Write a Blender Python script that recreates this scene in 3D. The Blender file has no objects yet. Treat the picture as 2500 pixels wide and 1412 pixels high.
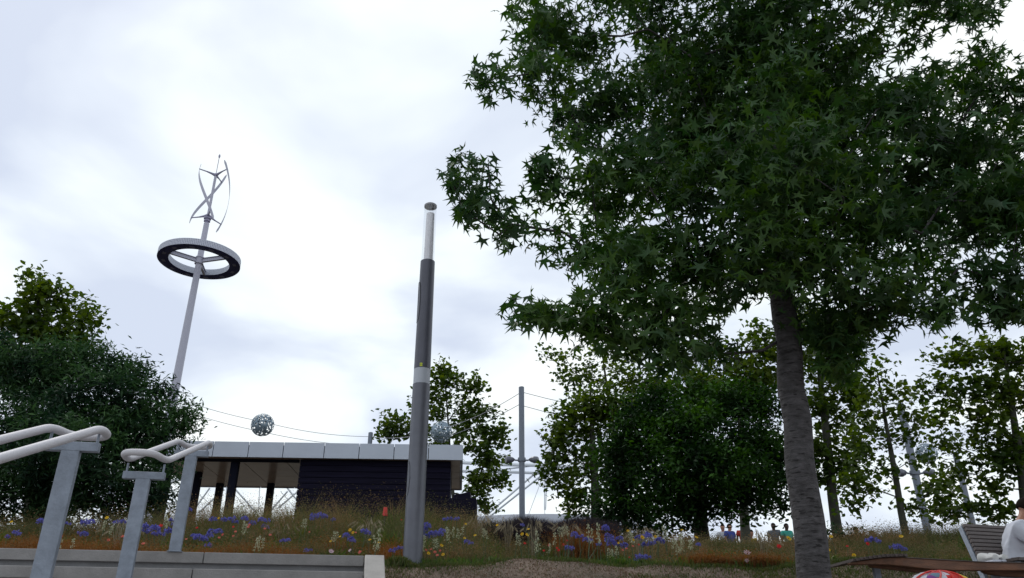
import bpy, math, random
import numpy as np
from mathutils import Vector, Matrix

# ------------------------------------------------------------------ camera, sky, sun, exposure
S = bpy.context.scene
COL = S.collection
EYE = 1.6
PITCH = math.radians(25.1)
F = 1900.0                                   # focal length in photo pixels (2500 wide)
cam_d = bpy.data.cameras.new('camera'); cam = bpy.data.objects.new('camera', cam_d); COL.objects.link(cam)
cam.location = (0, 0, EYE); cam.rotation_euler = (math.pi/2 + PITCH, 0, 0)
cam_d.sensor_width = 36; cam_d.lens = 36*F/2500; cam_d.clip_end = 5000; cam_d.clip_start = .05
S.camera = cam
SUN_EL, SUN_AZ = math.radians(52), math.radians(-35)       # azimuth from +Y, negative = to the left
w = bpy.data.worlds.new('World'); S.world = w; w.use_nodes = True
nt = w.node_tree; N = nt.nodes; L = nt.links; N.clear()
def nd(t, **k):
    n = N.new(t)
    for a, b in k.items(): setattr(n, a, b)
    return n
out = nd('ShaderNodeOutputWorld')
sky = nd('ShaderNodeTexSky', sky_type='NISHITA', sun_disc=False, sun_elevation=SUN_EL, sun_rotation=SUN_AZ)
bg1 = nd('ShaderNodeBackground'); bg1.inputs[1].default_value = .12; L.new(sky.outputs[0], bg1.inputs[0])
tc = nd('ShaderNodeTexCoord'); sep = nd('ShaderNodeSeparateXYZ'); L.new(tc.outputs['Generated'], sep.inputs[0])
mx = nd('ShaderNodeMath', operation='MAXIMUM'); L.new(sep.outputs[2], mx.inputs[0]); mx.inputs[1].default_value = 0
ad = nd('ShaderNodeMath', operation='ADD'); L.new(mx.outputs[0], ad.inputs[0]); ad.inputs[1].default_value = .22
dx = nd('ShaderNodeMath', operation='DIVIDE'); L.new(sep.outputs[0], dx.inputs[0]); L.new(ad.outputs[0], dx.inputs[1])
dy = nd('ShaderNodeMath', operation='DIVIDE'); L.new(sep.outputs[1], dy.inputs[0]); L.new(ad.outputs[0], dy.inputs[1])
cb = nd('ShaderNodeCombineXYZ'); L.new(dx.outputs[0], cb.inputs[0]); L.new(dy.outputs[0], cb.inputs[1]); cb.inputs[2].default_value = 3.7
no = nd('ShaderNodeTexNoise'); L.new(cb.outputs[0], no.inputs['Vector'])
no.inputs['Scale'].default_value = 1.9; no.inputs['Detail'].default_value = 5; no.inputs['Roughness'].default_value = .46; no.inputs['Distortion'].default_value = .3
cr = nd('ShaderNodeValToRGB'); L.new(no.outputs['Fac'], cr.inputs[0])
e = cr.color_ramp.elements
e[0].position = .38; e[0].color = (.67, .74, .88, 1)
e[1].position = .64; e[1].color = (1.06, 1.09, 1.08, 1)
x = e.new(.475); x.color = (.80, .87, .975, 1)
x = e.new(.55); x.color = (.96, 1.03, 1.055, 1)
bg2 = nd('ShaderNodeBackground'); L.new(cr.outputs[0], bg2.inputs[0]); bg2.inputs[1].default_value = 1.0
mixw = nd('ShaderNodeMixShader'); mixw.inputs[0].default_value = .93
L.new(bg1.outputs[0], mixw.inputs[1]); L.new(bg2.outputs[0], mixw.inputs[2]); L.new(mixw.outputs[0], out.inputs[0])
sd = bpy.data.lights.new('sun', 'SUN'); sd.energy = .9; sd.angle = math.radians(14); sd.color = (1, .96, .9)
so = bpy.data.objects.new('sun', sd); COL.objects.link(so)
sv = Vector((math.sin(SUN_AZ)*math.cos(SUN_EL), math.cos(SUN_AZ)*math.cos(SUN_EL), math.sin(SUN_EL)))
so.rotation_euler = sv.to_track_quat('Z', 'Y').to_euler(); so.location = (-10, 20, 40)
S.view_settings.view_transform = 'Standard'; S.view_settings.look = 'None'
S.view_settings.exposure = .05; S.view_settings.gamma = 1; S.view_settings.use_curve_mapping = False

# ------------------------------------------------------------------ helpers
rng = np.random.default_rng(7); random.seed(7)
cp, sp = math.cos(PITCH), math.sin(PITCH)
def W(px, py, Y):
    u, v = px-1250, 706-py
    dy_, dz_ = F*cp - v*sp, F*sp + v*cp
    t = Y/dy_
    return Vector((u*t, Y, EYE + dz_*t))
def MPP(px, py, Y):                      # metres per photo pixel there
    v = 706-py
    return Y/(F*cp - v*sp)
def proj(P):
    P = np.asarray(P, float).reshape(-1, 3) - np.array([0, 0, EYE])
    d = P[:, 1]*cp + P[:, 2]*sp; uu = -P[:, 1]*sp + P[:, 2]*cp
    return 1250 + F*P[:, 0]/d, 706 - F*uu/d, d
GY = [-40, 2.0, 8.2, 9.5, 13, 16, 30, 60, 110, 400, 3000]
GZ = [-1.7, -1.68, .80, .82, 1.50, 1.87, 2.64, 2.7, -2, -6, -6]
def g(y): return EYE + float(np.interp(y, GY, GZ))

def setp(o, label=None, cat=None, group=None, kind=None):
    if label: o['label'] = label
    if cat: o['category'] = cat
    if group: o['group'] = group
    if kind: o['kind'] = kind
    return o
def empty(name, loc, label, cat, group=None, rz=0):
    o = bpy.data.objects.new(name, None); COL.objects.link(o); o.empty_display_size = .2
    o.location = loc; o.rotation_euler = (0, 0, rz)
    return setp(o, label, cat, group)
def link(name, me, m=None, parent=None, world=True):
    """link a mesh whose coordinates are world coordinates; under a parent they stay put"""
    o = bpy.data.objects.new(name, me); COL.objects.link(o)
    if m is not None and not me.materials: me.materials.append(m)
    if parent is not None:
        o.parent = parent
        if world:
            mw = Matrix.Identity(4); p = parent
            mats = []
            while p is not None:
                mats.append(Matrix.Translation(p.location) @ p.rotation_euler.to_matrix().to_4x4() if p.type == 'EMPTY' or p.location.length or any(p.rotation_euler) else p.matrix_basis.copy())
                p = p.parent
            for q in reversed(mats): mw = mw @ q
            inv = mw.inverted()
            if (inv.translation.length > 0) or any(parent.rotation_euler):
                me.transform(inv)
    return o
class MB:
    """collects simple solids in one mesh"""
    def __init__(s): s.v = []; s.f = []
    def add(s, vs, fs):
        b = len(s.v); s.v += [tuple(p) for p in vs]; s.f += [tuple(i+b for i in f) for f in fs]
    def box(s, c, sx, sy, sz, ax=None):
        c = Vector(c); X, Y, Z = ax if ax else (Vector((1, 0, 0)), Vector((0, 1, 0)), Vector((0, 0, 1)))
        vs = [c + X*(i*sx/2) + Y*(j*sy/2) + Z*(k*sz/2) for k in (-1, 1) for j in (-1, 1) for i in (-1, 1)]
        s.add(vs, [(0, 2, 3, 1), (4, 5, 7, 6), (0, 1, 5, 4), (2, 6, 7, 3), (0, 4, 6, 2), (1, 3, 7, 5)]); return s
    def hexa(s, q1, q2):                  # two quads (same winding) -> solid
        s.add(list(q1)+list(q2), [(3, 2, 1, 0), (4, 5, 6, 7), (0, 1, 5, 4), (1, 2, 6, 5), (2, 3, 7, 6), (3, 0, 4, 7)]); return s
    def tube(s, pts, r, n=10, caps=True, closed=False, flat=None):
        pts = [Vector(p) for p in pts]; m = len(pts)
        rs = r if hasattr(r, '__len__') else [r]*m
        up = None; rings = []
        for i, p in enumerate(pts):
            if closed: t = (pts[(i+1) % m]-pts[i-1])
            else: t = pts[min(i+1, m-1)] - pts[max(i-1, 0)]
            t.normalize()
            if up is None: up = t.orthogonal().normalized()
            up = (up - t*up.dot(t)).normalized(); b = t.cross(up)
            rings.append([p + (up*math.cos(a) + b*math.sin(a))*rs[i] for a in [2*math.pi*k/n for k in range(n)]])
        base = len(s.v)
        for R_ in rings: s.v += [tuple(q) for q in R_]
        mm = m if closed else m-1
        for i in range(mm):
            for k in range(n):
                a = base+i*n+k; b2 = base+i*n+(k+1) % n; c = base+((i+1) % m)*n+(k+1) % n; d = base+((i+1) % m)*n+k
                s.f.append((a, b2, c, d))
        if caps and not closed:
            s.f.append(tuple(base+k for k in reversed(range(n)))); s.f.append(tuple(base+(m-1)*n+k for k in range(n)))
        return s
    def lathe(s, c, prof, n=24, a0=0, a1=2*math.pi):   # prof: (r, z)
        c = Vector(c); base = len(s.v)
        for r, z in prof:
            for k in range(n):
                a = a0+(a1-a0)*k/n; s.v.append((c.x+r*math.cos(a), c.y+r*math.sin(a), c.z+z))
        for i in range(len(prof)-1):
            for k in range(n):
                a = base+i*n+k; b = base+i*n+(k+1) % n
                s.f.append((a, b, b+n, a+n))
        return s
    def mesh(s, name, smooth=False):
        me = bpy.data.meshes.new(name); me.from_pydata(s.v, [], s.f)
        me.update()
        if smooth: me.shade_smooth(); me.set_sharp_from_angle(angle=math.radians(38))
        return me
    def build(s, name, m, parent=None, smooth=False, bevel=0):
        me = s.mesh(name, smooth); me.materials.append(m)
        o = link(name, me, None, parent)
        if bevel:
            b = o.modifiers.new('bevel', 'BEVEL'); b.width = bevel; b.segments = 2; b.limit_method = 'ANGLE'
        return o
def tri_mesh(name, V, T, m, smooth=False):
    me = bpy.data.meshes.new(name)
    V = np.ascontiguousarray(V, np.float32); T = np.ascontiguousarray(T, np.int32)
    me.vertices.add(len(V)); me.vertices.foreach_set('co', V.ravel())
    me.loops.add(T.size); me.loops.foreach_set('vertex_index', T.ravel())
    me.polygons.add(len(T)); me.polygons.foreach_set('loop_start', np.arange(0, T.size, 3, dtype=np.int32))
    me.update(calc_edges=True); me.validate()
    me.materials.append(m)
    if smooth: me.shade_smooth()
    return me

def mat(name, col, rough=.6, metal=0, var=.0, vscale=8, bump=0, bscale=40, spec=.5, col2=None, stretch=(1, 1, 1)):
    m = bpy.data.materials.new(name); m.use_nodes = True; t = m.node_tree; b = t.nodes['Principled BSDF']
    b.inputs['Base Color'].default_value = (*col, 1); b.inputs['Roughness'].default_value = rough
    b.inputs['Metallic'].default_value = metal; b.inputs['Specular IOR Level'].default_value = spec
    co = t.nodes.new('ShaderNodeTexCoord'); mp = t.nodes.new('ShaderNodeMapping'); mp.inputs['Scale'].default_value = stretch
    t.links.new(co.outputs['Object'], mp.inputs[0])
    if var or col2:
        n = t.nodes.new('ShaderNodeTexNoise'); n.inputs['Scale'].default_value = vscale; n.inputs['Detail'].default_value = 6; n.inputs['Roughness'].default_value = .65
        t.links.new(mp.outputs[0], n.inputs['Vector'])
        r = t.nodes.new('ShaderNodeValToRGB'); t.links.new(n.outputs['Fac'], r.inputs[0])
        c2 = col2 if col2 else tuple(min(1, c*(1+var)) for c in col)
        r.color_ramp.elements[0].position = .35; r.color_ramp.elements[0].color = (*[c*(1-var) for c in col], 1)
        r.color_ramp.elements[1].position = .65; r.color_ramp.elements[1].color = (*c2, 1)
        t.links.new(r.outputs[0], b.inputs['Base Color'])
    if bump:
        n = t.nodes.new('ShaderNodeTexNoise'); n.inputs['Scale'].default_value = bscale; n.inputs['Detail'].default_value = 6
        t.links.new(mp.outputs[0], n.inputs['Vector'])
        bp = t.nodes.new('ShaderNodeBump'); bp.inputs['Strength'].default_value = bump; bp.inputs['Distance'].default_value = .02
        t.links.new(n.outputs['Fac'], bp.inputs['Height']); t.links.new(bp.outputs[0], b.inputs['Normal'])
    return m
def leaf_mat(name, cols, rough=.45, trans=.35, tcol=None, spec=.4, patch=None):
    m = bpy.data.materials.new(name); m.use_nodes = True; t = m.node_tree; b = t.nodes['Principled BSDF']
    ge = t.nodes.new('ShaderNodeNewGeometry'); r = t.nodes.new('ShaderNodeValToRGB')
    t.links.new(ge.outputs['Random Per Island'], r.inputs[0])
    el = r.color_ramp.elements; k = len(cols)
    el[0].color = (*cols[0], 1); el[1].color = (*cols[-1], 1)
    for i in range(1, k-1):
        q = el.new(i/(k-1)); q.color = (*cols[i], 1)
    src = r.outputs[0]
    if patch:
        co = t.nodes.new('ShaderNodeTexCoord'); n = t.nodes.new('ShaderNodeTexNoise'); n.inputs['Scale'].default_value = patch[0]; n.inputs['Detail'].default_value = 3
        t.links.new(co.outputs['Object'], n.inputs['Vector'])
        rr = t.nodes.new('ShaderNodeValToRGB'); t.links.new(n.outputs['Fac'], rr.inputs[0])
        rr.color_ramp.elements[0].position = .4; rr.color_ramp.elements[0].color = (*patch[1], 1)
        rr.color_ramp.elements[1].position = .62; rr.color_ramp.elements[1].color = (*patch[2], 1)
        mm = t.nodes.new('ShaderNodeMix'); mm.data_type = 'RGBA'; mm.blend_type = 'MULTIPLY'; mm.inputs[0].default_value = 1
        t.links.new(src, mm.inputs[6]); t.links.new(rr.outputs[0], mm.inputs[7]); src = mm.outputs[2]
    t.links.new(src, b.inputs['Base Color']); b.inputs['Roughness'].default_value = rough; b.inputs['Specular IOR Level'].default_value = spec
    tr = t.nodes.new('ShaderNodeBsdfTranslucent')
    hs = t.nodes.new('ShaderNodeHueSaturation'); hs.inputs['Saturation'].default_value = 1.25; hs.inputs['Value'].default_value = 1.5; hs.inputs['Hue'].default_value = .485
    t.links.new(src, hs.inputs['Color']); t.links.new(hs.outputs[0], tr.inputs[0])
    ms = t.nodes.new('ShaderNodeMixShader'); ms.inputs[0].default_value = trans
    o = t.nodes['Material Output']; t.links.new(b.outputs[0], ms.inputs[1]); t.links.new(tr.outputs[0], ms.inputs[2]); t.links.new(ms.outputs[0], o.inputs[0])
    return m

M = {}
M['galv'] = mat('galvanised_steel', (.22, .25, .30), .5, .45, var=.16, vscale=14, bump=.12, bscale=60)
M['rail'] = mat('nylon_coated_rail', (.52, .505, .53), .55, 0, var=.10, vscale=160, bump=.12, bscale=260)
M['lamp_grey'] = mat('lamp_column_paint', (.080, .082, .105), .38, .2, var=.08, vscale=5)
M['lamp_grey2'] = mat('lamp_column_paint_lower', (.12, .125, .15), .36, .25, var=.10, vscale=5)
M['lamp_band'] = mat('lamp_band', (.42, .45, .50), .4)
M['mast_white'] = mat('mast_white', (.40, .40, .48), .4, var=.04)
M['turb_grey'] = mat('turbine_grey', (.26, .25, .36), .4)
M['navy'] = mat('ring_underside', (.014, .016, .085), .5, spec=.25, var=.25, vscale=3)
M['ring_in'] = mat('ring_inner', (.42, .45, .52), .45)
M['pole_grey'] = mat('mast_grey', (.15, .17, .21), .45, .3, var=.08)
M['sphere'] = mat('perforated_sphere', (.19, .25, .30), .5, .3, var=.15, vscale=3)
M['cable'] = mat('steel_cable', (.3, .32, .36), .4, .5)
M['truss'] = mat('white_truss', (.62, .66, .70), .5, var=.05, vscale=.3)
M['concrete'] = mat('step_concrete', (.23, .22, .215), .85, var=.14, vscale=5, bump=.25, bscale=70)
M['concrete_d'] = mat('riser_concrete', (.20, .20, .205), .9, var=.12, vscale=6, bump=.2, bscale=60)
M['cheek'] = mat('cheek_concrete', (.33, .31, .29), .85, var=.1, vscale=6, bump=.2, bscale=70)
M['fascia'] = mat('fascia_panel', (.46, .50, .58), .4, var=.03, vscale=2)
M['clad'] = mat('dark_cladding', (.008, .007, .018), .85, spec=.12, var=.35, vscale=3, stretch=(.3, 1, 6))
M['col'] = mat('dark_column', (.006, .007, .016), .8, spec=.12)
M['ceil'] = mat('ceiling_panel', (.80, .62, .52), .22, var=.05, vscale=2, spec=.6)
M['gap'] = mat('dark_gap', (.03, .03, .035), .8)
M['wood'] = mat('bench_slat_wood', (.085, .067, .062), .7, var=.3, vscale=7, bump=.3, bscale=40, stretch=(1, 8, 8))
M['wood_beam'] = mat('bench_beam_wood', (.13, .058, .030), .55, var=.35, vscale=4, bump=.3, bscale=30, stretch=(1, 5, 5))
M['bark_dark'] = mat('dark_bark', (.030, .028, .022), .9, var=.3, vscale=12, bump=.6, bscale=30)
M['bark_plane'] = mat('plane_bark', (.040, .042, .030), .9, var=.35, vscale=6, bump=.4, bscale=20)
M['skin'] = mat('skin', (.42, .20, .13), .55); M['skin_d'] = mat('skin_dark', (.06, .032, .022), .5)
M['hair'] = mat('hair', (.014, .010, .008), .9, bump=.3, bscale=120, spec=.08)
M['tee'] = mat('white_tshirt', (.62, .64, .72), .9, bump=.5, bscale=14)
M['jeans'] = mat('blue_jeans', (.014, .022, .075), .9, var=.2, vscale=20)
M['red'] = mat('red_plastic', (.55, .03, .02), .5)
M['white_cloth'] = mat('white_rubber', (.56, .56, .55), .7)

# sweetgum bark : grey, horizontal cracks and scars
def bark_mat():
    m = mat('sweetgum_bark', (.080, .076, .080), .9); t = m.node_tree; b = t.nodes['Principled BSDF']
    co = t.nodes.new('ShaderNodeTexCoord'); mp = t.nodes.new('ShaderNodeMapping'); mp.inputs['Scale'].default_value = (3.2, 3.2, 16); t.links.new(co.outputs['Object'], mp.inputs[0])
    n = t.nodes.new('ShaderNodeTexNoise'); n.inputs['Scale'].default_value = 2.2; n.inputs['Detail'].default_value = 8; n.inputs['Roughness'].default_value = .75; t.links.new(mp.outputs[0], n.inputs['Vector'])
    r = t.nodes.new('ShaderNodeValToRGB'); t.links.new(n.outputs['Fac'], r.inputs[0])
    E = r.color_ramp.elements; E[0].position = .36; E[0].color = (.014, .013, .013, 1); E[1].position = .74; E[1].color = (.13, .125, .13, 1)
    q = E.new(.43); q.color = (.050, .047, .049, 1); q = E.new(.58); q.color = (.078, .074, .078, 1)
    n2 = t.nodes.new('ShaderNodeTexNoise'); n2.inputs['Scale'].default_value = 22; n2.inputs['Detail'].default_value = 6; t.links.new(co.outputs['Object'], n2.inputs['Vector'])
    mm = t.nodes.new('ShaderNodeMix'); mm.data_type = 'RGBA'; mm.blend_type = 'OVERLAY'; mm.inputs[0].default_value = .6
    t.links.new(r.outputs[0], mm.inputs[6]); t.links.new(n2.outputs['Fac'], mm.inputs[7]); t.links.new(mm.outputs[2], b.inputs['Base Color'])
    mp3 = t.nodes.new('ShaderNodeMapping'); mp3.inputs['Scale'].default_value = (7, 7, 34); t.links.new(co.outputs['Object'], mp3.inputs[0])
    n3 = t.nodes.new('ShaderNodeTexNoise'); n3.inputs['Scale'].default_value = 1.6; n3.inputs['Detail'].default_value = 3; t.links.new(mp3.outputs[0], n3.inputs['Vector'])
    r3 = t.nodes.new('ShaderNodeValToRGB'); t.links.new(n3.outputs['Fac'], r3.inputs[0]); r3.color_ramp.elements[0].position = .33; r3.color_ramp.elements[0].color = (.15, .14, .14, 1); r3.color_ramp.elements[1].position = .41; r3.color_ramp.elements[1].color = (1, 1, 1, 1)
    m3_ = t.nodes.new('ShaderNodeMix'); m3_.data_type = 'RGBA'; m3_.blend_type = 'MULTIPLY'; m3_.inputs[0].default_value = 1
    t.links.new(mm.outputs[2], m3_.inputs[6]); t.links.new(r3.outputs[0], m3_.inputs[7]); t.links.new(m3_.outputs[2], b.inputs['Base Color'])
    ma = t.nodes.new('ShaderNodeMath'); ma.operation = 'ADD'; t.links.new(n.outputs['Fac'], ma.inputs[0]); t.links.new(n2.outputs['Fac'], ma.inputs[1])
    bp = t.nodes.new('ShaderNodeBump'); bp.inputs['Strength'].default_value = .9; bp.inputs['Distance'].default_value = .02
    t.links.new(ma.outputs[0], bp.inputs['Height']); t.links.new(bp.outputs[0], b.inputs['Normal'])
    return m
M['bark_gum'] = bark_mat()
M['leaf_gum'] = leaf_mat('sweetgum_leaf', [(.015, .042, .012), (.026, .070, .018), (.046, .098, .018), (.038, .090, .038)], .5, .30, spec=.32, patch=(1.1, (.75, .8, .9), (1.3, 1.25, 1.05)))
M['leaf_plane'] = leaf_mat('plane_leaf', [(.032, .062, .014), (.054, .098, .020), (.080, .125, .028)], .6, .42, spec=.2, patch=(.9, (.65, .7, .7), (1.25, 1.15, .9)))
M['leaf_oak'] = leaf_mat('evergreen_leaf', [(.008, .024, .006), (.020, .054, .012), (.036, .090, .020)], .7, .25, spec=.15, patch=(1.5, (.35, .42, .5), (1.6, 1.6, 1.1)))
M['leaf_left'] = leaf_mat('willowy_leaf', [(.011, .032, .015), (.026, .062, .026), (.045, .095, .040)], .65, .25, spec=.18, patch=(1.4, (.4, .46, .6), (1.6, 1.5, 1.25)))

# ------------------------------------------------------------------ ground
def ground_mat(name, cols, scale=3, bump=.4):
    m = mat(name, cols[0], .95); t = m.node_tree; b = t.nodes['Principled BSDF']
    co = t.nodes.new('ShaderNodeTexCoord')
    n = t.nodes.new('ShaderNodeTexNoise'); n.inputs['Scale'].default_value = scale; n.inputs['Detail'].default_value = 9; n.inputs['Roughness'].default_value = .7; t.links.new(co.outputs['Object'], n.inputs['Vector'])
    r = t.nodes.new('ShaderNodeValToRGB'); t.links.new(n.outputs['Fac'], r.inputs[0]); E = r.color_ramp.elements
    E[0].position = .32; E[0].color = (*cols[0], 1); E[1].position = .68; E[1].color = (*cols[-1], 1)
    for i, c in enumerate(cols[1:-1]):
        q = E.new(.32+.36*(i+1)/(len(cols)-1)); q.color = (*c, 1)
    n2 = t.nodes.new('ShaderNodeTexNoise'); n2.inputs['Scale'].default_value = 45; n2.inputs['Detail'].default_value = 8; t.links.new(co.outputs['Object'], n2.inputs['Vector'])
    mm = t.nodes.new('ShaderNodeMix'); mm.data_type = 'RGBA'; mm.blend_type = 'OVERLAY'; mm.inputs[0].default_value = .8
    t.links.new(r.outputs[0], mm.inputs[6]); t.links.new(n2.outputs['Fac'], mm.inputs[7]); t.links.new(mm.outputs[2], b.inputs['Base Color'])
    bp = t.nodes.new('ShaderNodeBump'); bp.inputs['Strength'].default_value = bump; bp.inputs['Distance'].default_value = .03
    t.links.new(n2.outputs['Fac'], bp.inputs['Height']); t.links.new(bp.outputs[0], b.inputs['Normal'])
    return m
M['soil'] = ground_mat('worn_turf', [(.06, .055, .03), (.12, .085, .062), (.17, .122, .092), (.22, .165, .125)], 2.4)
M['bed'] = ground_mat('bed_soil', [(.022, .024, .012), (.04, .032, .02), (.06, .045, .026)], 3)
# stair frame
A = math.radians(11.0)
EX = Vector((math.cos(A), math.sin(A), 0)); NX = Vector((-math.sin(A), math.cos(A), 0)); UZ = Vector((0, 0, 1))
P_A, P_B = W(0, 1335, 6.64), W(890, 1357, 7.29)
ZT = EYE + .79
O0 = Vector((P_B.x, P_B.y, 0))                        # right end of the top nosing
def st(u, s, z): return O0 + EX*u + NX*s + UZ*z       # u<0 to the left, s<0 down the flight
xs = np.unique(np.concatenate([np.linspace(-300, -30, 12), np.arange(-30, -8, 1.5), np.arange(-8, 9.01, .12), np.arange(10, 30, 1.5), np.linspace(30, 300, 12)]))
ys = np.unique(np.concatenate([np.array([-40, -20, -8, -3]), np.arange(0, 6.4, .4), np.arange(6.4, 10.5, .12), np.arange(10.5, 32, .5), np.linspace(32, 110, 20), np.array([150, 250, 400, 900, 2500])]))
def bumps(x, y): return .035*math.sin(x*1.7+y*.9)+.02*math.sin(x*4.1-y*3.1+1)+.012*math.sin(x*9+y*7)
def inst(x, y):                                        # in the stair well
    d = Vector((x, y, 0))-O0; u = d.dot(EX); s = d.dot(NX)
    return u < .06 and s < 1.3 and u > -12
V = []; Fc = []
for y_ in ys:
    for x_ in xs:
        z_ = g(y_) + (bumps(x_, y_) if 5 < y_ < 14 and abs(x_) < 9 else 0)
        if inst(x_, y_): z_ = min(z_-.05, EYE + .79 + .425*min(0, ((Vector((x_, y_, 0))-O0).dot(NX))) - .42)
        V.append((x_*1.0 if abs(x_) < 250 or y_ < 200 else x_*8, y_, z_))
nx_ = len(xs)
for j in range(len(ys)-1):
    for i in range(nx_-1):
        a = j*nx_+i; Fc.append((a, a+1, a+nx_+1, a+nx_))
me = bpy.data.meshes.new('ground'); me.from_pydata(V, [], Fc); me.materials.append(M['soil']); me.materials.append(M['bed'])
for p in me.polygons:
    if p.center.y > 8.35: p.material_index = 1
me.shade_smooth(); setp(link('ground', me), kind='structure')

# ------------------------------------------------------------------ steps
steps = empty('terrace_steps', st(-4, 0, ZT), 'wide grey concrete steps with shadow gaps under each nosing, left foreground', 'steps')
rise, tread = .17, .40
levels = [(ZT, 0.0), (ZT-rise, -tread), (ZT-2*rise, -2*tread), (ZT-3*rise, -3*tread)]
low = [(ZT-3*rise-(k+1)*rise, -3*tread-1.3-k*tread) for k in range(5)]
allst = levels + low
for i, (z_, s_) in enumerate(allst):
    back = 1.45 if i == 0 else (allst[i-1][1]-s_) + .12
    nxt = allst[i][0]
    seg = [-9.5, -7.45, -5.42, -3.38, -1.36, 0]
    for a_, b_ in zip(seg[:-1], seg[1:]):            # nosing slabs laid end to end
        MB().box(st((a_+b_)/2, s_+back/2, z_-.045), (b_-a_)-.006, back, .09, (EX, NX, UZ)).build('tread_slab', M['concrete'], steps, bevel=.006)
    MB().box(st(-4.75, s_+.045+back/2, z_-.09-.13), 9.5, back, .26, (EX, NX, UZ)).build('riser', M['concrete_d'], steps)
# sloping cheek wall at the right end of the steps
q = [st(.003, 0.55, ZT+.005), st(.003, -.02, ZT+.005), st(.003, -1.25, ZT-.53), st(.003, -2.55, ZT-.54), st(.003, -4.6, ZT-1.42)]
cw = MB(); n0 = len(q)
vs = [p for p in q]+[p+EX*.17 for p in q]+[Vector((p.x, p.y, p.z-.9)) for p in q]+[Vector(((p+EX*.17).x, (p+EX*.17).y, p.z-.9)) for p in q]
fs = []
for i in range(n0-1):
    fs += [(i, i+1, n0+i+1, n0+i), (2*n0+i, 2*n0+i+1, i+1, i), (n0+i, n0+i+1, 3*n0+i+1, 3*n0+i), (2*n0+i, 3*n0+i, 3*n0+i+1, 2*n0+i+1)]
fs += [(0, n0, 3*n0, 2*n0), (n0-1, 3*n0-1, 4*n0-1, 2*n0-1)]
cw.add(vs, fs); cwo = cw.build('cheek_wall', M['cheek'], None, bevel=.008)
setp(cwo, 'pale sloping concrete cheek wall closing the right end of the steps', 'wall')

# ------------------------------------------------------------------ handrails
def fillet(pts, r, n=7):
    o = [Vector(pts[0])]
    for i in range(1, len(pts)-1):
        p0, p, p1 = Vector(pts[i-1]), Vector(pts[i]), Vector(pts[i+1])
        a, b = (p0-p), (p1-p); rr = min(r, a.length*.49, b.length*.49)
        A_, B_ = p+a.normalized()*rr, p+b.normalized()*rr
        for k in range(n+1):
            t = k/n; o.append(A_*(1-t)**2 + p*2*t*(1-t) + B_*t*t)
    o.append(Vector(pts[-1])); return o
def closed_fillet(pts, r, n=7):
    m = len(pts); o = []
    for i in range(m):
        p0, p, p1 = Vector(pts[i-1]), Vector(pts[i]), Vector(pts[(i+1) % m])
        a, b = (p0-p), (p1-p); rr = min(r, a.length*.49, b.length*.49)
        A_, B_ = p+a.normalized()*rr, p+b.normalized()*rr
        for k in range(n+1):
            t = k/n; o.append(A_*(1-t)**2 + p*2*t*(1-t) + B_*t*t)
    return o
T1, T2, T3 = W(180, 1080, 4.4), W(354, 1153, 5.7), W(470, 1101, 7.0)
def rail_post(root, T, foot, w_=.098):
    MB().box((T.x, T.y, (T.z+foot-.05)/2), w_, .045, T.z-.05-foot, (EX, NX, UZ)).build('post', M['galv'], root, bevel=.004)
    MB().box((T.x, T.y, T.z-.027), .285, .047, .052, (EX, NX, UZ)).build('cross_bar', M['galv'], root, bevel=.003)
    MB().box((T.x, T.y, foot+.003), .12, .07, .006, (EX, NX, UZ)).build('base_plate', M['galv'], root)
def rail_stub(root, T, side):
    p = T+EX*side*.125
    MB().tube([p-UZ*.002, p+UZ*.06], .008, 8).build('bracket', M['galv'], root, smooth=True)
def handrail(Tlo, Thi, label, ext_lo=.26, ext_hi=.22, zlo=None):
    root = empty('handrail', (Thi.x, Thi.y, Thi.z-.9), label, 'handrail', 'double handrails on the steps')
    D = (Thi-Tlo); D.z = 0; D.normalize(); R_ = D.cross(UZ)            # R_: right of the flight
    h = .085; w_ = .135
    loop = []
    lo, hi = Tlo+UZ*h, Thi+UZ*h
    loop = [lo-D*ext_lo - R_*w_*.75, lo-R_*w_, hi-R_*w_, hi+D*ext_hi-R_*w_*.8, hi+D*ext_hi+R_*w_*.8, hi+R_*w_, lo+R_*w_, lo-D*ext_lo+R_*w_*.75]
    pts = closed_fillet(loop, .12, 8)
    MB().tube(pts, .0238, 16, closed=True).build('rail', M['rail'], root, smooth=True)
    return root
hr2 = handrail(T2, T3, 'upper double handrail climbing from the middle post to the top landing')
rail_post(hr2, T2, ZT-3*rise); rail_post(hr2, T3, ZT)
for s_ in (-1, 1): rail_stub(hr2, T2, s_); rail_stub(hr2, T3, s_)
T0 = T1 - (T3-T2).normalized()*0; 
dflat = Vector((T1.x-T2.x, T1.y-T2.y, 0)).normalized()
T0 = T1 + dflat*2.0 - UZ*.79
hr1 = handrail(T0, T1, 'lower double handrail, nearest the camera, running out of the left edge')
rail_post(hr1, T1, ZT-3*rise); rail_post(hr1, T0, T0.z-.95)
for s_ in (-1, 1): rail_stub(hr1, T1, s_); rail_stub(hr1, T0, s_)

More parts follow.
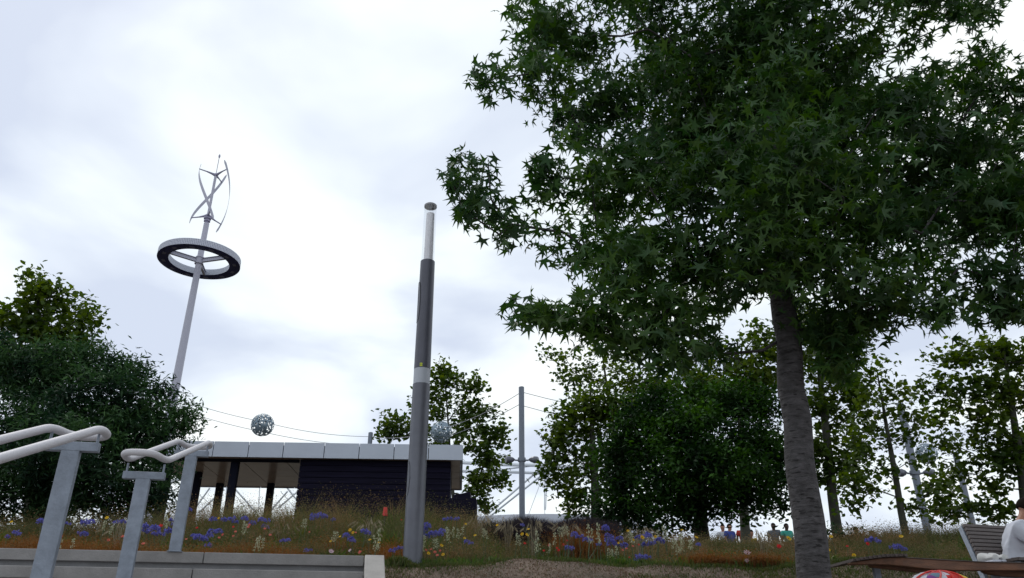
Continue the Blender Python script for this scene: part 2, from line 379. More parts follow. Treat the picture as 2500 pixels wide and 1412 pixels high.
# ------------------------------------------------------------------ lamp column
LX, LY = -1.045, 8.6
lb = g(LY)-.05
def zat(py, Y=LY): return W(1000, py, Y).z
lamp = empty('lamp_column', (LX, LY, lb), 'tall dark grey lamp column with clear glass tube top, at the edge of the flower bed', 'street lamp')
zb0, zb1, zs, zt = zat(940), zat(903), zat(640), zat(505)
ztop = zat(500)
MB().lathe((LX, LY, 0), [(0.001, lb), (.104, lb), (.099, zb0), (.001, zb0)], 48).build('lower_shaft', M['lamp_grey2'], lamp, True)
MB().lathe((LX, LY, 0), [(.001, zb0+.002), (.0955, zb0+.002), (.0955, zb1), (.001, zb1)], 48).build('pale_band', M['lamp_band'], lamp, True)
MB().lathe((LX, LY, 0), [(.001, zb1+.002), (.0965, zb1+.002), (.089, zs), (.084, zs+.004), (.001, zs+.004)], 48).build('upper_shaft', M['lamp_grey'], lamp, True)
M['cap'] = mat('lamp_cap', (.24, .24, .26), .5)
gm = bpy.data.materials.new('clear_glass'); gm.use_nodes = True; t = gm.node_tree
tb = t.nodes.new('ShaderNodeBsdfTransparent'); tb.inputs[0].default_value = (.925, .935, .945, 1)
gl = t.nodes.new('ShaderNodeBsdfGlossy'); gl.inputs['Roughness'].default_value = .03; gl.inputs[0].default_value = (.9, .9, .9, 1)
fr = t.nodes.new('ShaderNodeFresnel'); fr.inputs[0].default_value = 1.18
mxs = t.nodes.new('ShaderNodeMixShader'); mxs.inputs[0].default_value = .09; t.links.new(tb.outputs[0], mxs.inputs[1]); t.links.new(gl.outputs[0], mxs.inputs[2])
t.links.new(mxs.outputs[0], t.nodes['Material Output'].inputs[0])
MB().lathe((LX, LY, 0), [(.080, zs+.006), (.078, zt+.0)], 40).build('glass_tube', gm, lamp, True)
MB().lathe((LX, LY, 0), [(.001, zt-.01), (.0805, zt-.01), (.0805, ztop-.015), (.07, ztop-.005), (.001, ztop-.005)], 40).build('cap', M['cap'], lamp, True)
refl = mat('reflector', (.78, .76, .79), .35, 0, var=.06, vscale=30)
MB().lathe((LX+.005, LY, 0), [(.001, zs+.005), (.058, zs+.005), (.052, zt-.11), (.001, zt-.11)], 24).build('reflector_tube', refl, lamp, True)
MB().tube([(LX+.048, LY-.03, zs+.01), (LX+.045, LY-.03, zt-.12)], .006, 8).build('wiring_rod', M['lamp_grey2'], lamp, True)
def panel(z0, z1, r0, nm):
    mb = MB(); a0, a1 = math.radians(183), math.radians(232); n = 8; pts = []
    prof = [(a1, z1-.22), (a1-.12, z1-.05), (a1-.3, z1), (a0, z1)]; prof2 = [(a0, z0), (a1-.3, z0), (a1-.12, z0+.05), (a1, z0+.22)]
    path = [(LX+r0*math.cos(a), LY+r0*math.sin(a), z) for a, z in (prof2+prof)]
    path = fillet(path, .05, 4)
    mb.tube(path, .0035, 5, closed=True).build(nm, M['gap'], lamp, True)
panel(zat(790), zat(692), .0945, 'access_door'); panel(zat(1215), zat(1128), .1025, 'access_door')
ym = mat('yellow_sticker', (.55, .62, .03), .5)
zz = zat(897)
for i in (-1, 1):
    for k in (-1, 1):
        MB().box((LX-.004+i*.008, LY-.0985, zz+k*.011), .014, .003, .018).build('sticker', ym, lamp)

# ------------------------------------------------------------------ wind turbine with ring
TX, TY = -19.85, 44.0
def zt_(py, px=500): return W(px, py, TY).z
tb_ = g(TY)
wt = empty('wind_turbine', (TX, TY, tb_), 'tall white mast carrying a dark perforated ring and a helical wind turbine', 'wind turbine')
zr = zt_(635); zl = zt_(530); zu = zt_(425)
MB().lathe((TX, TY, 0), [(.001, tb_), (.33, tb_), (.18, zr+1.2), (.17, zl-.5), (.001, zl-.5)], 24).build('mast', M['mast_white'], wt, True)
MB().lathe((TX, TY, 0), [(.001, zl-.5), (.13, zl-.5), (.13, zl-.38), (.2, zl-.36), (.2, zl-.26), (.15, zl-.25), (.15, zl-.18), (.23, zl-.17), (.23, zl-.06), (.001, zl-.06)], 24).build('collar', M['turb_grey'], wt, True)
MB().tube([(TX, TY, zl-.05), (TX, TY, zu+.02)], .085, 14).build('rotor_shaft', M['mast_white'], wt, True)
MB().tube([(TX, TY, zu), (TX, TY, zu+1.35)], .022, 8).build('lightning_rod', M['turb_grey'], wt, True)
MB().lathe((TX, TY, zu+1.3), [(.001, 0), (.05, .02), (.07, .14), (.04, .24), (.001, .3)], 10).build('rod_tip', M['turb_grey'], wt, True)
# perforated outer band
pm = mat('perforated_band', (.46, .48, .56), .45); t = pm.node_tree
RO, RI, RH = 2.48, 1.83, .42
band = MB(); n = 96
ringroot = wt
def ringmesh(prof, name, m): return MB().lathe((TX, TY, zr), prof, 120).build(name, m, wt, True)
ringmesh([(RO, -.18), (RO, .24)], 'outer_band', pm)
ringmesh([(RO-.03, .24), (RI+.03, .24)], 'top_plate', M['ring_in'])
ringmesh([(RI, .24), (RI, -.17)], 'inner_band', M['ring_in'])
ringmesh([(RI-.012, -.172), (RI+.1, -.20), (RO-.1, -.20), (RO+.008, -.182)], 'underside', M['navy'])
dots = MB()                                    # real recess discs: 4 rows
for r_ in range(4):
    for k in range(150):
        a = 2*math.pi*(k+.5*(r_ % 2)*0)/150; z = zr-.12+r_*.095; R2 = RO+.006
        c = Vector((TX+R2*math.cos(a), TY+R2*math.sin(a), z)); tt = Vector((-math.sin(a), math.cos(a), 0))
        if math.sin(a) > .35: continue
        s_ = .021
        dots.add([c+tt*s_*math.cos(b)+UZ*s_*math.sin(b) for b in [math.pi/3*j for j in range(6)]], [(0, 1, 2, 3, 4, 5)])
setp(dots.build('perforation', M['navy'], wt), kind='stuff')
pan = mat('ring_light_panel', (.09, .09, .16), .3)
for k in range(12):
    a = 2*math.pi*(k+.3)/12; c = Vector((TX+2.15*math.cos(a), TY+2.15*math.sin(a), zr-.205)); rr = Vector((math.cos(a), math.sin(a), 0)); tt = Vector((-math.sin(a), math.cos(a), 0))
    MB().box(c, .2, .3, .012, (rr, tt, UZ)).build('light_panel', pan, wt)
MB().lathe((TX, TY, zr), [(.19, -.3), (.27, -.3), (.27, -.24), (.23, -.22), (.23, .1), (.27, .12), (.27, .18), (.19, .18)], 20).build('hub', M['mast_white'], wt, True)
for az in (222, 345, 100):
    a = math.radians(az); rr = Vector((math.cos(a), math.sin(a), 0)); tt = Vector((-math.sin(a), math.cos(a), 0))
    c = Vector((TX, TY, zr-.06)) + rr*(.22+RI)/2
    b_ = MB(); b_.box(c, RI-.22, .03, .24, (rr, tt, UZ)); b_.box(c-UZ*.13, RI-.22, .16, .02, (rr, tt, UZ)); b_.box(c+UZ*.13, RI-.22, .16, .02, (rr, tt, UZ))
    b_.build('spoke', M['mast_white'], wt)
RR = 1.09
for up_a, lo_a in ((90, 178), (210, 298), (330, 418)):
    for a, z in ((up_a, zu), (lo_a, zl)):
        a = math.radians(a); d = Vector((math.cos(a), math.sin(a), 0))
        sgn = 1 if z == zu else -1
        MB().tube([(TX, TY, z-.12*sgn), Vector((TX, TY, z-.06*sgn))+d*.25, Vector((TX, TY, z))+d*.6, Vector((TX, TY, z+.04*sgn))+d*RR], [.12, .075, .045, .035], 8).build('arm', M['turb_grey'], wt, True)
    pts = []; 
    bl = MB(); n = 26
    A0, A1 = up_a-16, lo_a+16; Z0, Z1 = zu+.6, zl-.6
    prev = None; vs = []; fs = []
    for k in range(n+1):
        t_ = k/n; a = math.radians(A0+(A1-A0)*t_); z = Z0+(Z1-Z0)*t_
        r = RR*(1-.05*abs(2*t_-1)**3)
        c = Vector((TX+r*math.cos(a), TY+r*math.sin(a), z)); out_ = Vector((math.cos(a), math.sin(a), 0)); ta = Vector((-math.sin(a), math.cos(a), 0))
        wd = .085 if 0 < k < n else .03; th = .012
        along = (Vector((-math.sin(a)*RR*math.radians(A1-A0), math.cos(a)*RR*math.radians(A1-A0), Z1-Z0))).normalized()
        ch = along.cross(out_).normalized()
        vs += [c-ch*wd, c+out_*th, c+ch*wd, c-out_*th]
        if k:
            b = (k-1)*4
            for j in range(4): fs.append((b+j, b+(j+1) % 4, b+4+(j+1) % 4, b+4+j))
    bl.add(vs, fs); bl.build('blade', M['mast_white'], wt, True)

# ------------------------------------------------------------------ pavilion
FR = W(1131, 1087, 24.0); sdv = Vector((-.064, 1, 0)).normalized(); fdv = Vector((-sdv.y, sdv.x, 0))   # fdv: to the left
ZR = FR.z; ZS = ZR-.47; ZF = g(24)
pav = empty('pavilion', (FR.x, FR.y, ZF), 'low park pavilion with pale panelled fascia, dark boarded wall and open left bay', 'pavilion')
def pv(u, s, z): return Vector((FR.x, FR.y, 0)) + fdv*u + sdv*s + UZ*z
AXP = (fdv, sdv, UZ)
def ux(px):                      # u on the front face for a pixel column
    dx_ = (px-1250); c = Vector((dx_, F*cp+381*sp, 0))    # ray direction in plan at py=1087
    # solve FR + fdv*u = c*t
    a = np.array([[fdv.x, -c.x], [fdv.y, -c.y]]); b = np.array([-FR.x, -FR.y]); u, t = np.linalg.solve(a, b); return float(u)
js = [0]+[ux(p) for p in (1047, 963, 878, 793, 693, 608, 522, 437)]+[ux(352)]
DPT = 4.95
for a_, b_ in zip(js[:-1], js[1:]):
    MB().box(pv((a_+b_)/2, .03, (ZR+ZS)/2), b_-a_-.022, .06, ZR-ZS, AXP).build('fascia_panel', M['fascia'], pav, bevel=.004)
UL = js[-1]
for k in range(4):
    s0 = .062+k*(DPT-.124)/4; s1 = s0+(DPT-.124)/4
    for u_ in (.03, UL-.03): MB().box(pv(u_, (s0+s1)/2, (ZR+ZS)/2), .06, s1-s0-.02, ZR-ZS, AXP).build('fascia_panel', M['fascia'], pav)
nbk = 8
for k in range(nbk):
    a_, b_ = UL*k/nbk, UL*(k+1)/nbk
    MB().box(pv((a_+b_)/2, DPT-.03, (ZR+ZS)/2), b_-a_-.02, .06, ZR-ZS, AXP).build('fascia_panel', M['fascia'], pav)
MB().box(pv(UL/2, DPT/2, (ZR+ZS)/2-.01), UL-.13, DPT-.13, ZR-ZS-.04-.1, AXP).build('roof_deck', M['gap'], pav)
# soffit panels
nu, ns = 7, 5
for i in range(nu):
    for j in range(ns):
        a_, b_ = .07+(UL-.14)*i/nu, .07+(UL-.14)*(i+1)/nu; c_, d_ = .07+(DPT-.14)*j/ns, .07+(DPT-.14)*(j+1)/ns
        MB().box(pv((a_+b_)/2, (c_+d_)/2, ZS+.045), b_-a_-.022, d_-c_-.022, .03, AXP).build('ceiling_panel', M['ceil'], pav)
# boarded box
uw0, uw1 = ux(1104)+.03, ux(733)
s0w = .30
nb = 17; hb = (ZS+.025-ZF)/nb
MB().box(pv((uw0+uw1)/2, s0w+.05+1.9, (ZF+ZS+.02)/2), uw1-uw0-.05, 3.8, ZS+.02-ZF, AXP).build('wall_core', M['clad'], pav)
for k in range(nb):
    MB().box(pv((uw0+uw1)/2, s0w+.012, ZF+hb*(k+.5)), uw1-uw0, .045, hb-.018, AXP).build('board', M['clad'], pav)
    MB().box(pv(uw0+.012, s0w+.05+1.9, ZF+hb*(k+.5)), .03, 3.75, hb-.018, AXP).build('board', M['clad'], pav)
MB().box(pv((uw1+UL)/2-.1, .42, ZS-.015), UL-uw1-.3, .1, .08, AXP).build('beam', M['col'], pav)
def colm(px, py_top, s_, w_=.22):
    P = W(px, py_top, 24+s_-.5)
    MB().box((P.x, P.y, (ZF+ZS+.025)/2), w_, w_, ZS+.025-ZF, AXP).build('column', M['col'], pav)
colm(576, 1125, .6); colm(412, 1130, .5, .25); colm(484, 1158, 2.4); colm(537, 1187, 4.3); colm(661, 1190, 4.3); 
for px, py in ((448, 1186),):
    pass
sb = empty('service_counter', W(1130, 1245, 22.5), 'dark low counter with a sloping lid beside the right end of the pavilion', 'counter')
c1 = W(1094, 1216, 22.5); c2 = W(1163, 1216, 22.5)
MB().box(((c1.x+c2.x)/2, 22.9, (c1.z+g(22.5))/2), c2.x-c1.x, .8, c1.z-g(22.5), None).build('cabinet', M['clad'], sb, bevel=.01)
a1, a2, a3 = W(1106, 1209, 22.6), W(1148, 1201, 22.6), W(1150, 1215, 22.6)
MB().hexa([a1-UZ*.08, Vector((a2.x, a2.y, a1.z-.08)), a2, a1], [p+Vector((0, .7, 0)) for p in (a1-UZ*.08, Vector((a2.x, a2.y, a1.z-.08)), a2, a1)]).build('lid', M['clad'], sb)

# ------------------------------------------------------------------ slender masts, floodlights, cables, perforated spheres
def lightmast(px, ptop, Y, r, label, lights=None, lean=None):
    P = W(px, ptop, Y); b = g(Y)
    root = empty('lighting_mast', (P.x, P.y, b), label, 'mast', 'slim grey lighting masts')
    MB().lathe((P.x, P.y, 0), [(.001, b), (r, b), (r, P.z), (r-.02, P.z+.02), (.001, P.z+.02)], 24).build('pole', M['pole_grey'], root, True)
    if lights:
        z = W(px, lights, Y).z
        MB().lathe((P.x, P.y, z), [(r, -.06), (r+.05, -.06), (r+.05, .1), (r, .1)], 20).build('clamp', M['pole_grey'], root, True)
        for s_ in (-1, 1):
            MB().tube([(P.x+s_*r, P.y, z), (P.x+s_*.28, P.y, z), (P.x+s_*.34, P.y, z+.04)], .035, 8).build('arm', M['pole_grey'], root, True)
            c = Vector((P.x+s_*.52, P.y-.05, z+.01)); d = Vector((s_*.92, -.38, -.12)).normalized()
            ps = [c-d*.2, c-d*.12, c-d*.02, c+d*.02, c+d*.16, c+d*.2]
            MB().tube(ps, [.06, .11, .135, .155, .145, .12], 16).build('floodlight', M['lamp_grey2'], root, True)
    return P, root
m1, _ = lightmast(1273, 946, 34, .125, 'grey lighting mast with two floodlights, rising right of the bare tree', 1124)
m2, _ = lightmast(905, 1057, 43, .125, 'short grey mast top showing just above the pavilion roof')
m3, _ = lightmast(2197, 987, 30, .14, 'grey leaning-looking lighting mast among the trees at right', 1156)
m4, _ = lightmast(2332, 1105, 36, .13, 'far grey lighting mast behind the slatted bench back', 1248)
m5, _ = lightmast(330, 920, 41, .125, 'lighting mast hidden behind the dark tree at left')
# perforated sphere mesh with real holes
import bmesh
bm = bmesh.new(); bmesh.ops.create_icosphere(bm, subdivisions=6, radius=.57)
r2 = random.Random(3); holes = []
while len(holes) < 230:
    v = Vector((r2.gauss(0, 1), r2.gauss(0, 1), r2.gauss(0, 1))).normalized(); q = r2.choice([.035, .045, .06, .07, .085])
    if all((v-h).length > (q+k)*1.12 for h, k in holes): holes.append((v, q))
    elif r2.random() < .0008: break
HV = np.array([list(h) for h, _ in holes]); HQ = np.array([k for _, k in holes])
bm.verts.ensure_lookup_table()
co = np.array([list(v.co) for v in bm.verts])/.57
dd = np.sqrt(np.maximum(0, 2-2*co@HV.T)); kill = (dd < HQ[None, :]).any(1)
bmesh.ops.delete(bm, geom=[v for v, k in zip(list(bm.verts), kill) if k], context='VERTS')
sph = bpy.data.meshes.new('perforated_sphere'); bm.to_mesh(sph); bm.free(); sph.shade_smooth(); sph.materials.append(M['sphere'])
def sphere(px, py, Y, label, rz, r_px):
    P = W(px, py, Y); o = bpy.data.objects.new('perforated_sphere', sph); COL.objects.link(o); o.location = P
    o.rotation_euler = (rz*.7, rz, rz*1.3); k = r_px*MPP(px, py, Y)/.57; o.scale = (k, k, k)
    setp(o, label, 'sphere', 'perforated metal spheres hung on cables'); return P, k*.57
s1, r1 = sphere(641, 1038, 42, 'pierced grey metal sphere hanging against open sky left of the lamp column', .4, 27.5)
s2, rr2 = sphere(1077, 1055, 40, 'pierced grey metal sphere in front of the bare tree, just right of the lamp column', 1.9, 26)
s3, r3 = sphere(2262, 1108, 31.5, 'pierced grey metal sphere half hidden in leaves right of the leaning mast', 2.7, 25)
def cable(pts, label):
    o = MB().tube(pts, .014, 5).build('cable', M['cable'], None, True); setp(o, label, 'cable', 'thin steel cables between the masts')
def sag(a, b, k, n=14):
    return [a.lerp(b, i/n) - UZ*k*4*(i/n)*(1-i/n) for i in range(n+1)]
up = UZ*.22
for a, b, sc, r_, l in ((m5, m2, s1, r1, 'left sphere'), (m2, m1, s2, rr2, 'middle sphere'), (m3, m4, s3, r3, 'right sphere')):
    top = sc+UZ*r_*.3; bot = sc-UZ*r_*.6
    cable(sag(a-up, top, .25)+sag(top, b-up, .2)[1:], 'upper thin cable carrying the %s' % l)
    cable(sag(a-UZ*.85, bot, .2)+sag(bot, b-UZ*.75, .15)[1:], 'lower thin cable steadying the %s' % l)
cable(sag(m1-up, m3-up, .9), 'upper thin cable running right from the twin floodlight mast')
cable(sag(m1-UZ*.85, m3-UZ*.95, .9), 'lower thin cable running right from the twin floodlight mast')

# ------------------------------------------------------------------ far white stadium frame
YS = 150
std = empty('stadium', (0, YS, g(YS)), 'white tubular roof frame of a far stadium seen between the trees', 'stadium')
def beam(pts, r_px, Y=YS, nm='roof_tube'):
    P = [W(x_, y_, Y+dy_) for x_, y_, dy_ in pts]; MB().tube(P, r_px*Y/F*1.02, 10).build(nm, M['truss'], std, True)
beam([(1100, 1128, 0), (1200, 1134, 0), (1300, 1136, 0), (1335, 1136, 0), (1480, 1146, 0), (1620, 1170, 0)], 4.2)
beam([(1100, 1150, 2), (1180, 1152, 2), (1250, 1153, 2), (1330, 1156, 2), (1400, 1160, 2), (1560, 1180, 2)], 3.6)
beam([(1172, 1156, 1), (1240, 1145, 1), (1320, 1135, 0)], 2.0)
beam([(1195, 1252, 6), (1325, 1140, 0)], 2.3); beam([(1200, 1258, 8), (1330, 1155, 2)], 2.3)
beam([(1338, 1138, 0), (1430, 1215, 4), (1470, 1250, 6)], 2.3); beam([(1350, 1160, 2), (1440, 1240, 6)], 2.0)
beam([(1331, 1140, 0), (1329, 1245, 0)], 1.3); beam([(1336, 1140, 0), (1332, 1245, 0)], 1.3)
beam([(1330, 1245, 0), (1330, 1262, 0)], .8)
beam([(1320, 1178, 1), (1290, 1258, 1)], .7); beam([(1428, 1230, 1), (1400, 1262, 1)], .7)
beam([(1182, 1155, 0), (1181, 1220, 0)], 1.3)
beam([(360, 1200, 0), (430, 1172, 0), (510, 1162, 0), (600, 1150, 0)], 4.2)
for a in (((412, 1176), (440, 1250)), ((512, 1192), (470, 1250)), ((547, 1195), (485, 1252)), ((405, 1216), (440, 1236)), ((482, 1205), (525, 1240)),
          ((572, 1192), (625, 1252)), ((575, 1210), (600, 1240)), ((702, 1200), (660, 1248)), ((745, 1185), (680, 1240)), ((685, 1200), (715, 1235)), ((700, 1190), (740, 1240))):
    beam([(a[0][0], a[0][1], 0), (a[1][0], a[1][1], 2)], 2.0 if a[0][0] not in (405, 482, 575, 685) else .7)
for x_ in (553, 634, 655): beam([(x_, 1190, 0), (x_-3, 1250, 0)], 1.1)
mb = MB(); zt0 = W(1300, 1254, YS-15).z
mb.lathe((W(1320, 1254, YS).x, YS+10, 0), [(25, g(YS)-2), (25, zt0-1.2), (24.6, zt0), (15, zt0+.1)], 96)
mb.build('roof_edge', mat('roof_membrane', (.42, .44, .5), .6, var=.08, vscale=.2), std, True)

# ------------------------------------------------------------------ trees
def star_leaf(val=.36, seed=0):
    r_ = random.Random(seed); P = [(0, .05, 0)]
    tips = [(-22, .80), (32, .98), (90, 1.08), (148, .98), (202, .80)]
    P.append((0, -.12, 0))
    for i, (a, r) in enumerate(tips):
        a += r_.uniform(-6, 6); r *= r_.uniform(.9, 1.1)
        P.append((r*math.cos(math.radians(a)), r*math.sin(math.radians(a)), -.28*r*r_.uniform(.6, 1.4)))
        if i < 4:
            am = (tips[i][0]+tips[i+1][0])/2; P.append((val*math.cos(math.radians(am)), val*math.sin(math.radians(am)), .02))
    n = len(P); T = [(0, i, i+1) for i in range(1, n-1)]+[(0, n-1, 1)]
    return np.array(P)*.55, np.array(T)
def plane_leaf():
    P = np.array([(0, -.45, 0), (.38, -.25, -.05), (.55, .12, -.12), (.2, .2, .02), (0, .6, -.1), (-.2, .2, .02), (-.55, .12, -.12), (-.38, -.25, -.05)])
    return P, np.array([(0, 1, 3), (1, 2, 3), (0, 3, 5), (3, 4, 5), (0, 5, 7), (5, 6, 7)])
def slim_leaf(wd=.16):
    return np.array([(0, -.5, 0), (wd, 0, .04), (0, .5, -.06), (-wd, 0, .04)]), np.array([(0, 1, 2), (0, 2, 3)])
def rots(n, upbias=.9, rnd=.6, fwd=np.array([0, 0, -.35])):
    nn = rng.normal(size=(n, 3))*rnd + np.array([0, 0, upbias]); nn /= np.linalg.norm(nn, axis=1)[:, None]
    t_ = rng.normal(size=(n, 3)) if fwd is None else fwd + rng.normal(size=(n, 3))*.6
    t_ -= nn*(t_*nn).sum(1)[:, None]; t_ /= np.linalg.norm(t_, axis=1)[:, None]
    b_ = np.cross(t_, nn)
    return np.stack([b_, t_, nn], 2)                # columns: x, y(leaf axis), z(normal)
def leaf_cloud(P, tmpl, size, R_=None, jitter=.25):
    V0, T0_ = tmpl; n = len(P); R_ = rots(n) if R_ is None else R_
    sc = size*rng.uniform(1-jitter, 1+jitter, n)
    V = np.einsum('nij,kj->nki', R_, V0)*sc[:, None, None] + P[:, None, :]
    T = T0_[None] + (np.arange(n)*len(V0))[:, None, None]
    return V.reshape(-1, 3), T.reshape(-1, 3)
def tubes(Ea, Eb, ra, rb, sides=5):
    Ea, Eb = np.array(Ea), np.array(Eb); ra, rb = np.array(ra), np.array(rb)
    d = Eb-Ea; ln = np.linalg.norm(d, axis=1); ok = ln > 1e-5; Ea, Eb, ra, rb, d, ln = Ea[ok], Eb[ok], ra[ok], rb[ok], d[ok], ln[ok]
    d = d/ln[:, None]; h = np.where(np.abs(d[:, 2:3]) < .9, np.array([[0, 0, 1.]]), np.array([[1., 0, 0]]))
    u = np.cross(d, h); u /= np.linalg.norm(u, axis=1)[:, None]; v = np.cross(d, u)
    a = np.arange(sides)*2*math.pi/sides
    ring = u[:, None]*np.cos(a)[None, :, None]+v[:, None]*np.sin(a)[None, :, None]
    A_ = Ea[:, None]+ring*ra[:, None, None]; B_ = Eb[:, None]+ring*rb[:, None, None]
    V = np.concatenate([A_, B_], 1).reshape(-1, 3)
    k = np.arange(sides); k2 = (k+1) % sides
    T = np.concatenate([np.stack([k, k2, k2+sides], 1), np.stack([k, k2+sides, k+sides], 1)])
    T = T[None]+(np.arange(len(Ea))*2*sides)[:, None, None]
    return V, T.reshape(-1, 3)
def blob_clusters(blobs, dens, ythick=1.0, shell=.0):
    out = []
    for b in blobs:
        px, py, rx, ry, Y = b[:5]; dk = b[5] if len(b) > 5 else 1
        m = MPP(px, py, Y); c = np.array(W(px, py, Y)); R = np.array([rx*m, (rx+ry)/2*m*ythick, ry*m*1.05])
        vol = (R[0]*R[1]*R[2])**(1/3)
        n = max(3, int(dens*dk*vol**2.3))
        p = rng.normal(size=(n, 3)); p /= np.linalg.norm(p, axis=1)[:, None]; p *= rng.uniform(shell, 1, n)[:, None]**(1/2.2)
        out.append(c+p*R)
    return np.concatenate(out)
def tree(name, label, cat, group, trunk, clusters, leaves, tmpl, size, spread, lm, bm_, tip_r=.006, upb=.9, rnd=.6, trunk_sides=14, from_h=.3, expo=.42, droop=0., maxr=.08, trunk_rough=.0, fork=.35):
    trunk = [(np.array(p, float), r) for p, r in trunk]
    base = trunk[0][0]; root = empty(name, tuple(base), label, cat, group)
    # trunk mesh
    pts = []; rr = []
    for i in range(len(trunk)-1):
        for k in range(6):
            t_ = k/6; pts.append(trunk[i][0]*(1-t_)+trunk[i+1][0]*t_); rr.append(trunk[i][1]*(1-t_)+trunk[i+1][1]*t_)
    pts.append(trunk[-1][0]); rr.append(trunk[-1][1])
    pts = [p+np.array([math.sin(i*1.3)*r*.10, math.cos(i*1.7)*r*.10, 0]) for i, (p, r) in enumerate(zip(pts, rr))]
    MB().tube([Vector(p) for p in pts], rr, trunk_sides).build('trunk', bm_, root, True)
    nodes = [p for i, p in enumerate(pts) if i > len(pts)*from_h]; par = [-1]*len(nodes); plen = [0.]*len(nodes)
    C = clusters[np.argsort(np.array([min(np.linalg.norm(c-n_) for n_ in nodes) for c in clusters]))]
    NA = np.zeros((20000, 3)); cnt = len(nodes); NA[:cnt] = nodes; PL = np.zeros(20000); PR = -np.ones(20000, int); tips = []
    for c in C:
        d = np.linalg.norm(NA[:cnt]-c, axis=1); rise_ = (c[2]-NA[:cnt, 2])
        hz = np.hypot(c[0]-NA[:cnt, 0], c[1]-NA[:cnt, 1]); cost = d + .28*PL[:cnt] + np.maximum(0, .75*hz-rise_)*fork + np.where(rise_ < 0, -rise_*.6, 0)
        j = int(np.argmin(cost)); a = NA[j].copy(); L_ = d[j]; m_ = max(1, int(L_/.28)); prev = j
        for k in range(1, m_+1):
            t_ = k/m_; p = a*(1-t_)+c*t_; p = p+np.array([0, 0, -.10*L_*math.sin(math.pi*t_)])+ (rng.normal(size=3)*.025*min(1, L_) if k < m_ else 0)
            if cnt >= 19990: break
            NA[cnt] = p; PR[cnt] = prev; PL[cnt] = PL[prev]+L_/m_; prev = cnt; cnt += 1
        tips.append(prev)
    wt_ = np.zeros(cnt)
    for t_ in tips: wt_[t_] += 1
    for i in range(cnt-1, -1, -1):
        if PR[i] >= 0: wt_[PR[i]] += wt_[i]
    rad = np.minimum(tip_r*np.maximum(wt_, 1)**expo, maxr)
    idx = np.array([i for i in range(cnt) if PR[i] >= 0])
    ra = rad[idx]*1.02
    V, T = tubes(NA[PR[idx]], NA[idx], ra, rad[idx], 5)
    o = link('branches', tri_mesh('branches', V, T, bm_, True), None, root); setp(o, kind='stuff')
    # leaves
    cc = NA[[t for t in tips]]
    n = leaves; P = np.repeat(cc, n, 0)+rng.normal(size=(len(cc)*n, 3))*np.array([spread, spread, spread*.75])
    P[:, 2] -= droop*rng.random(len(P))
    R_ = rots(len(P), upb, rnd)
    return root, P, R_
def finish_crown(root, P, R_, tmpl, size, lm, name='crown', jitter=.25):
    V, T = leaf_cloud(P, tmpl, size, R_, jitter)
    o = link(name, tri_mesh(name, V, T, lm), None, root); setp(o, kind='stuff'); return o

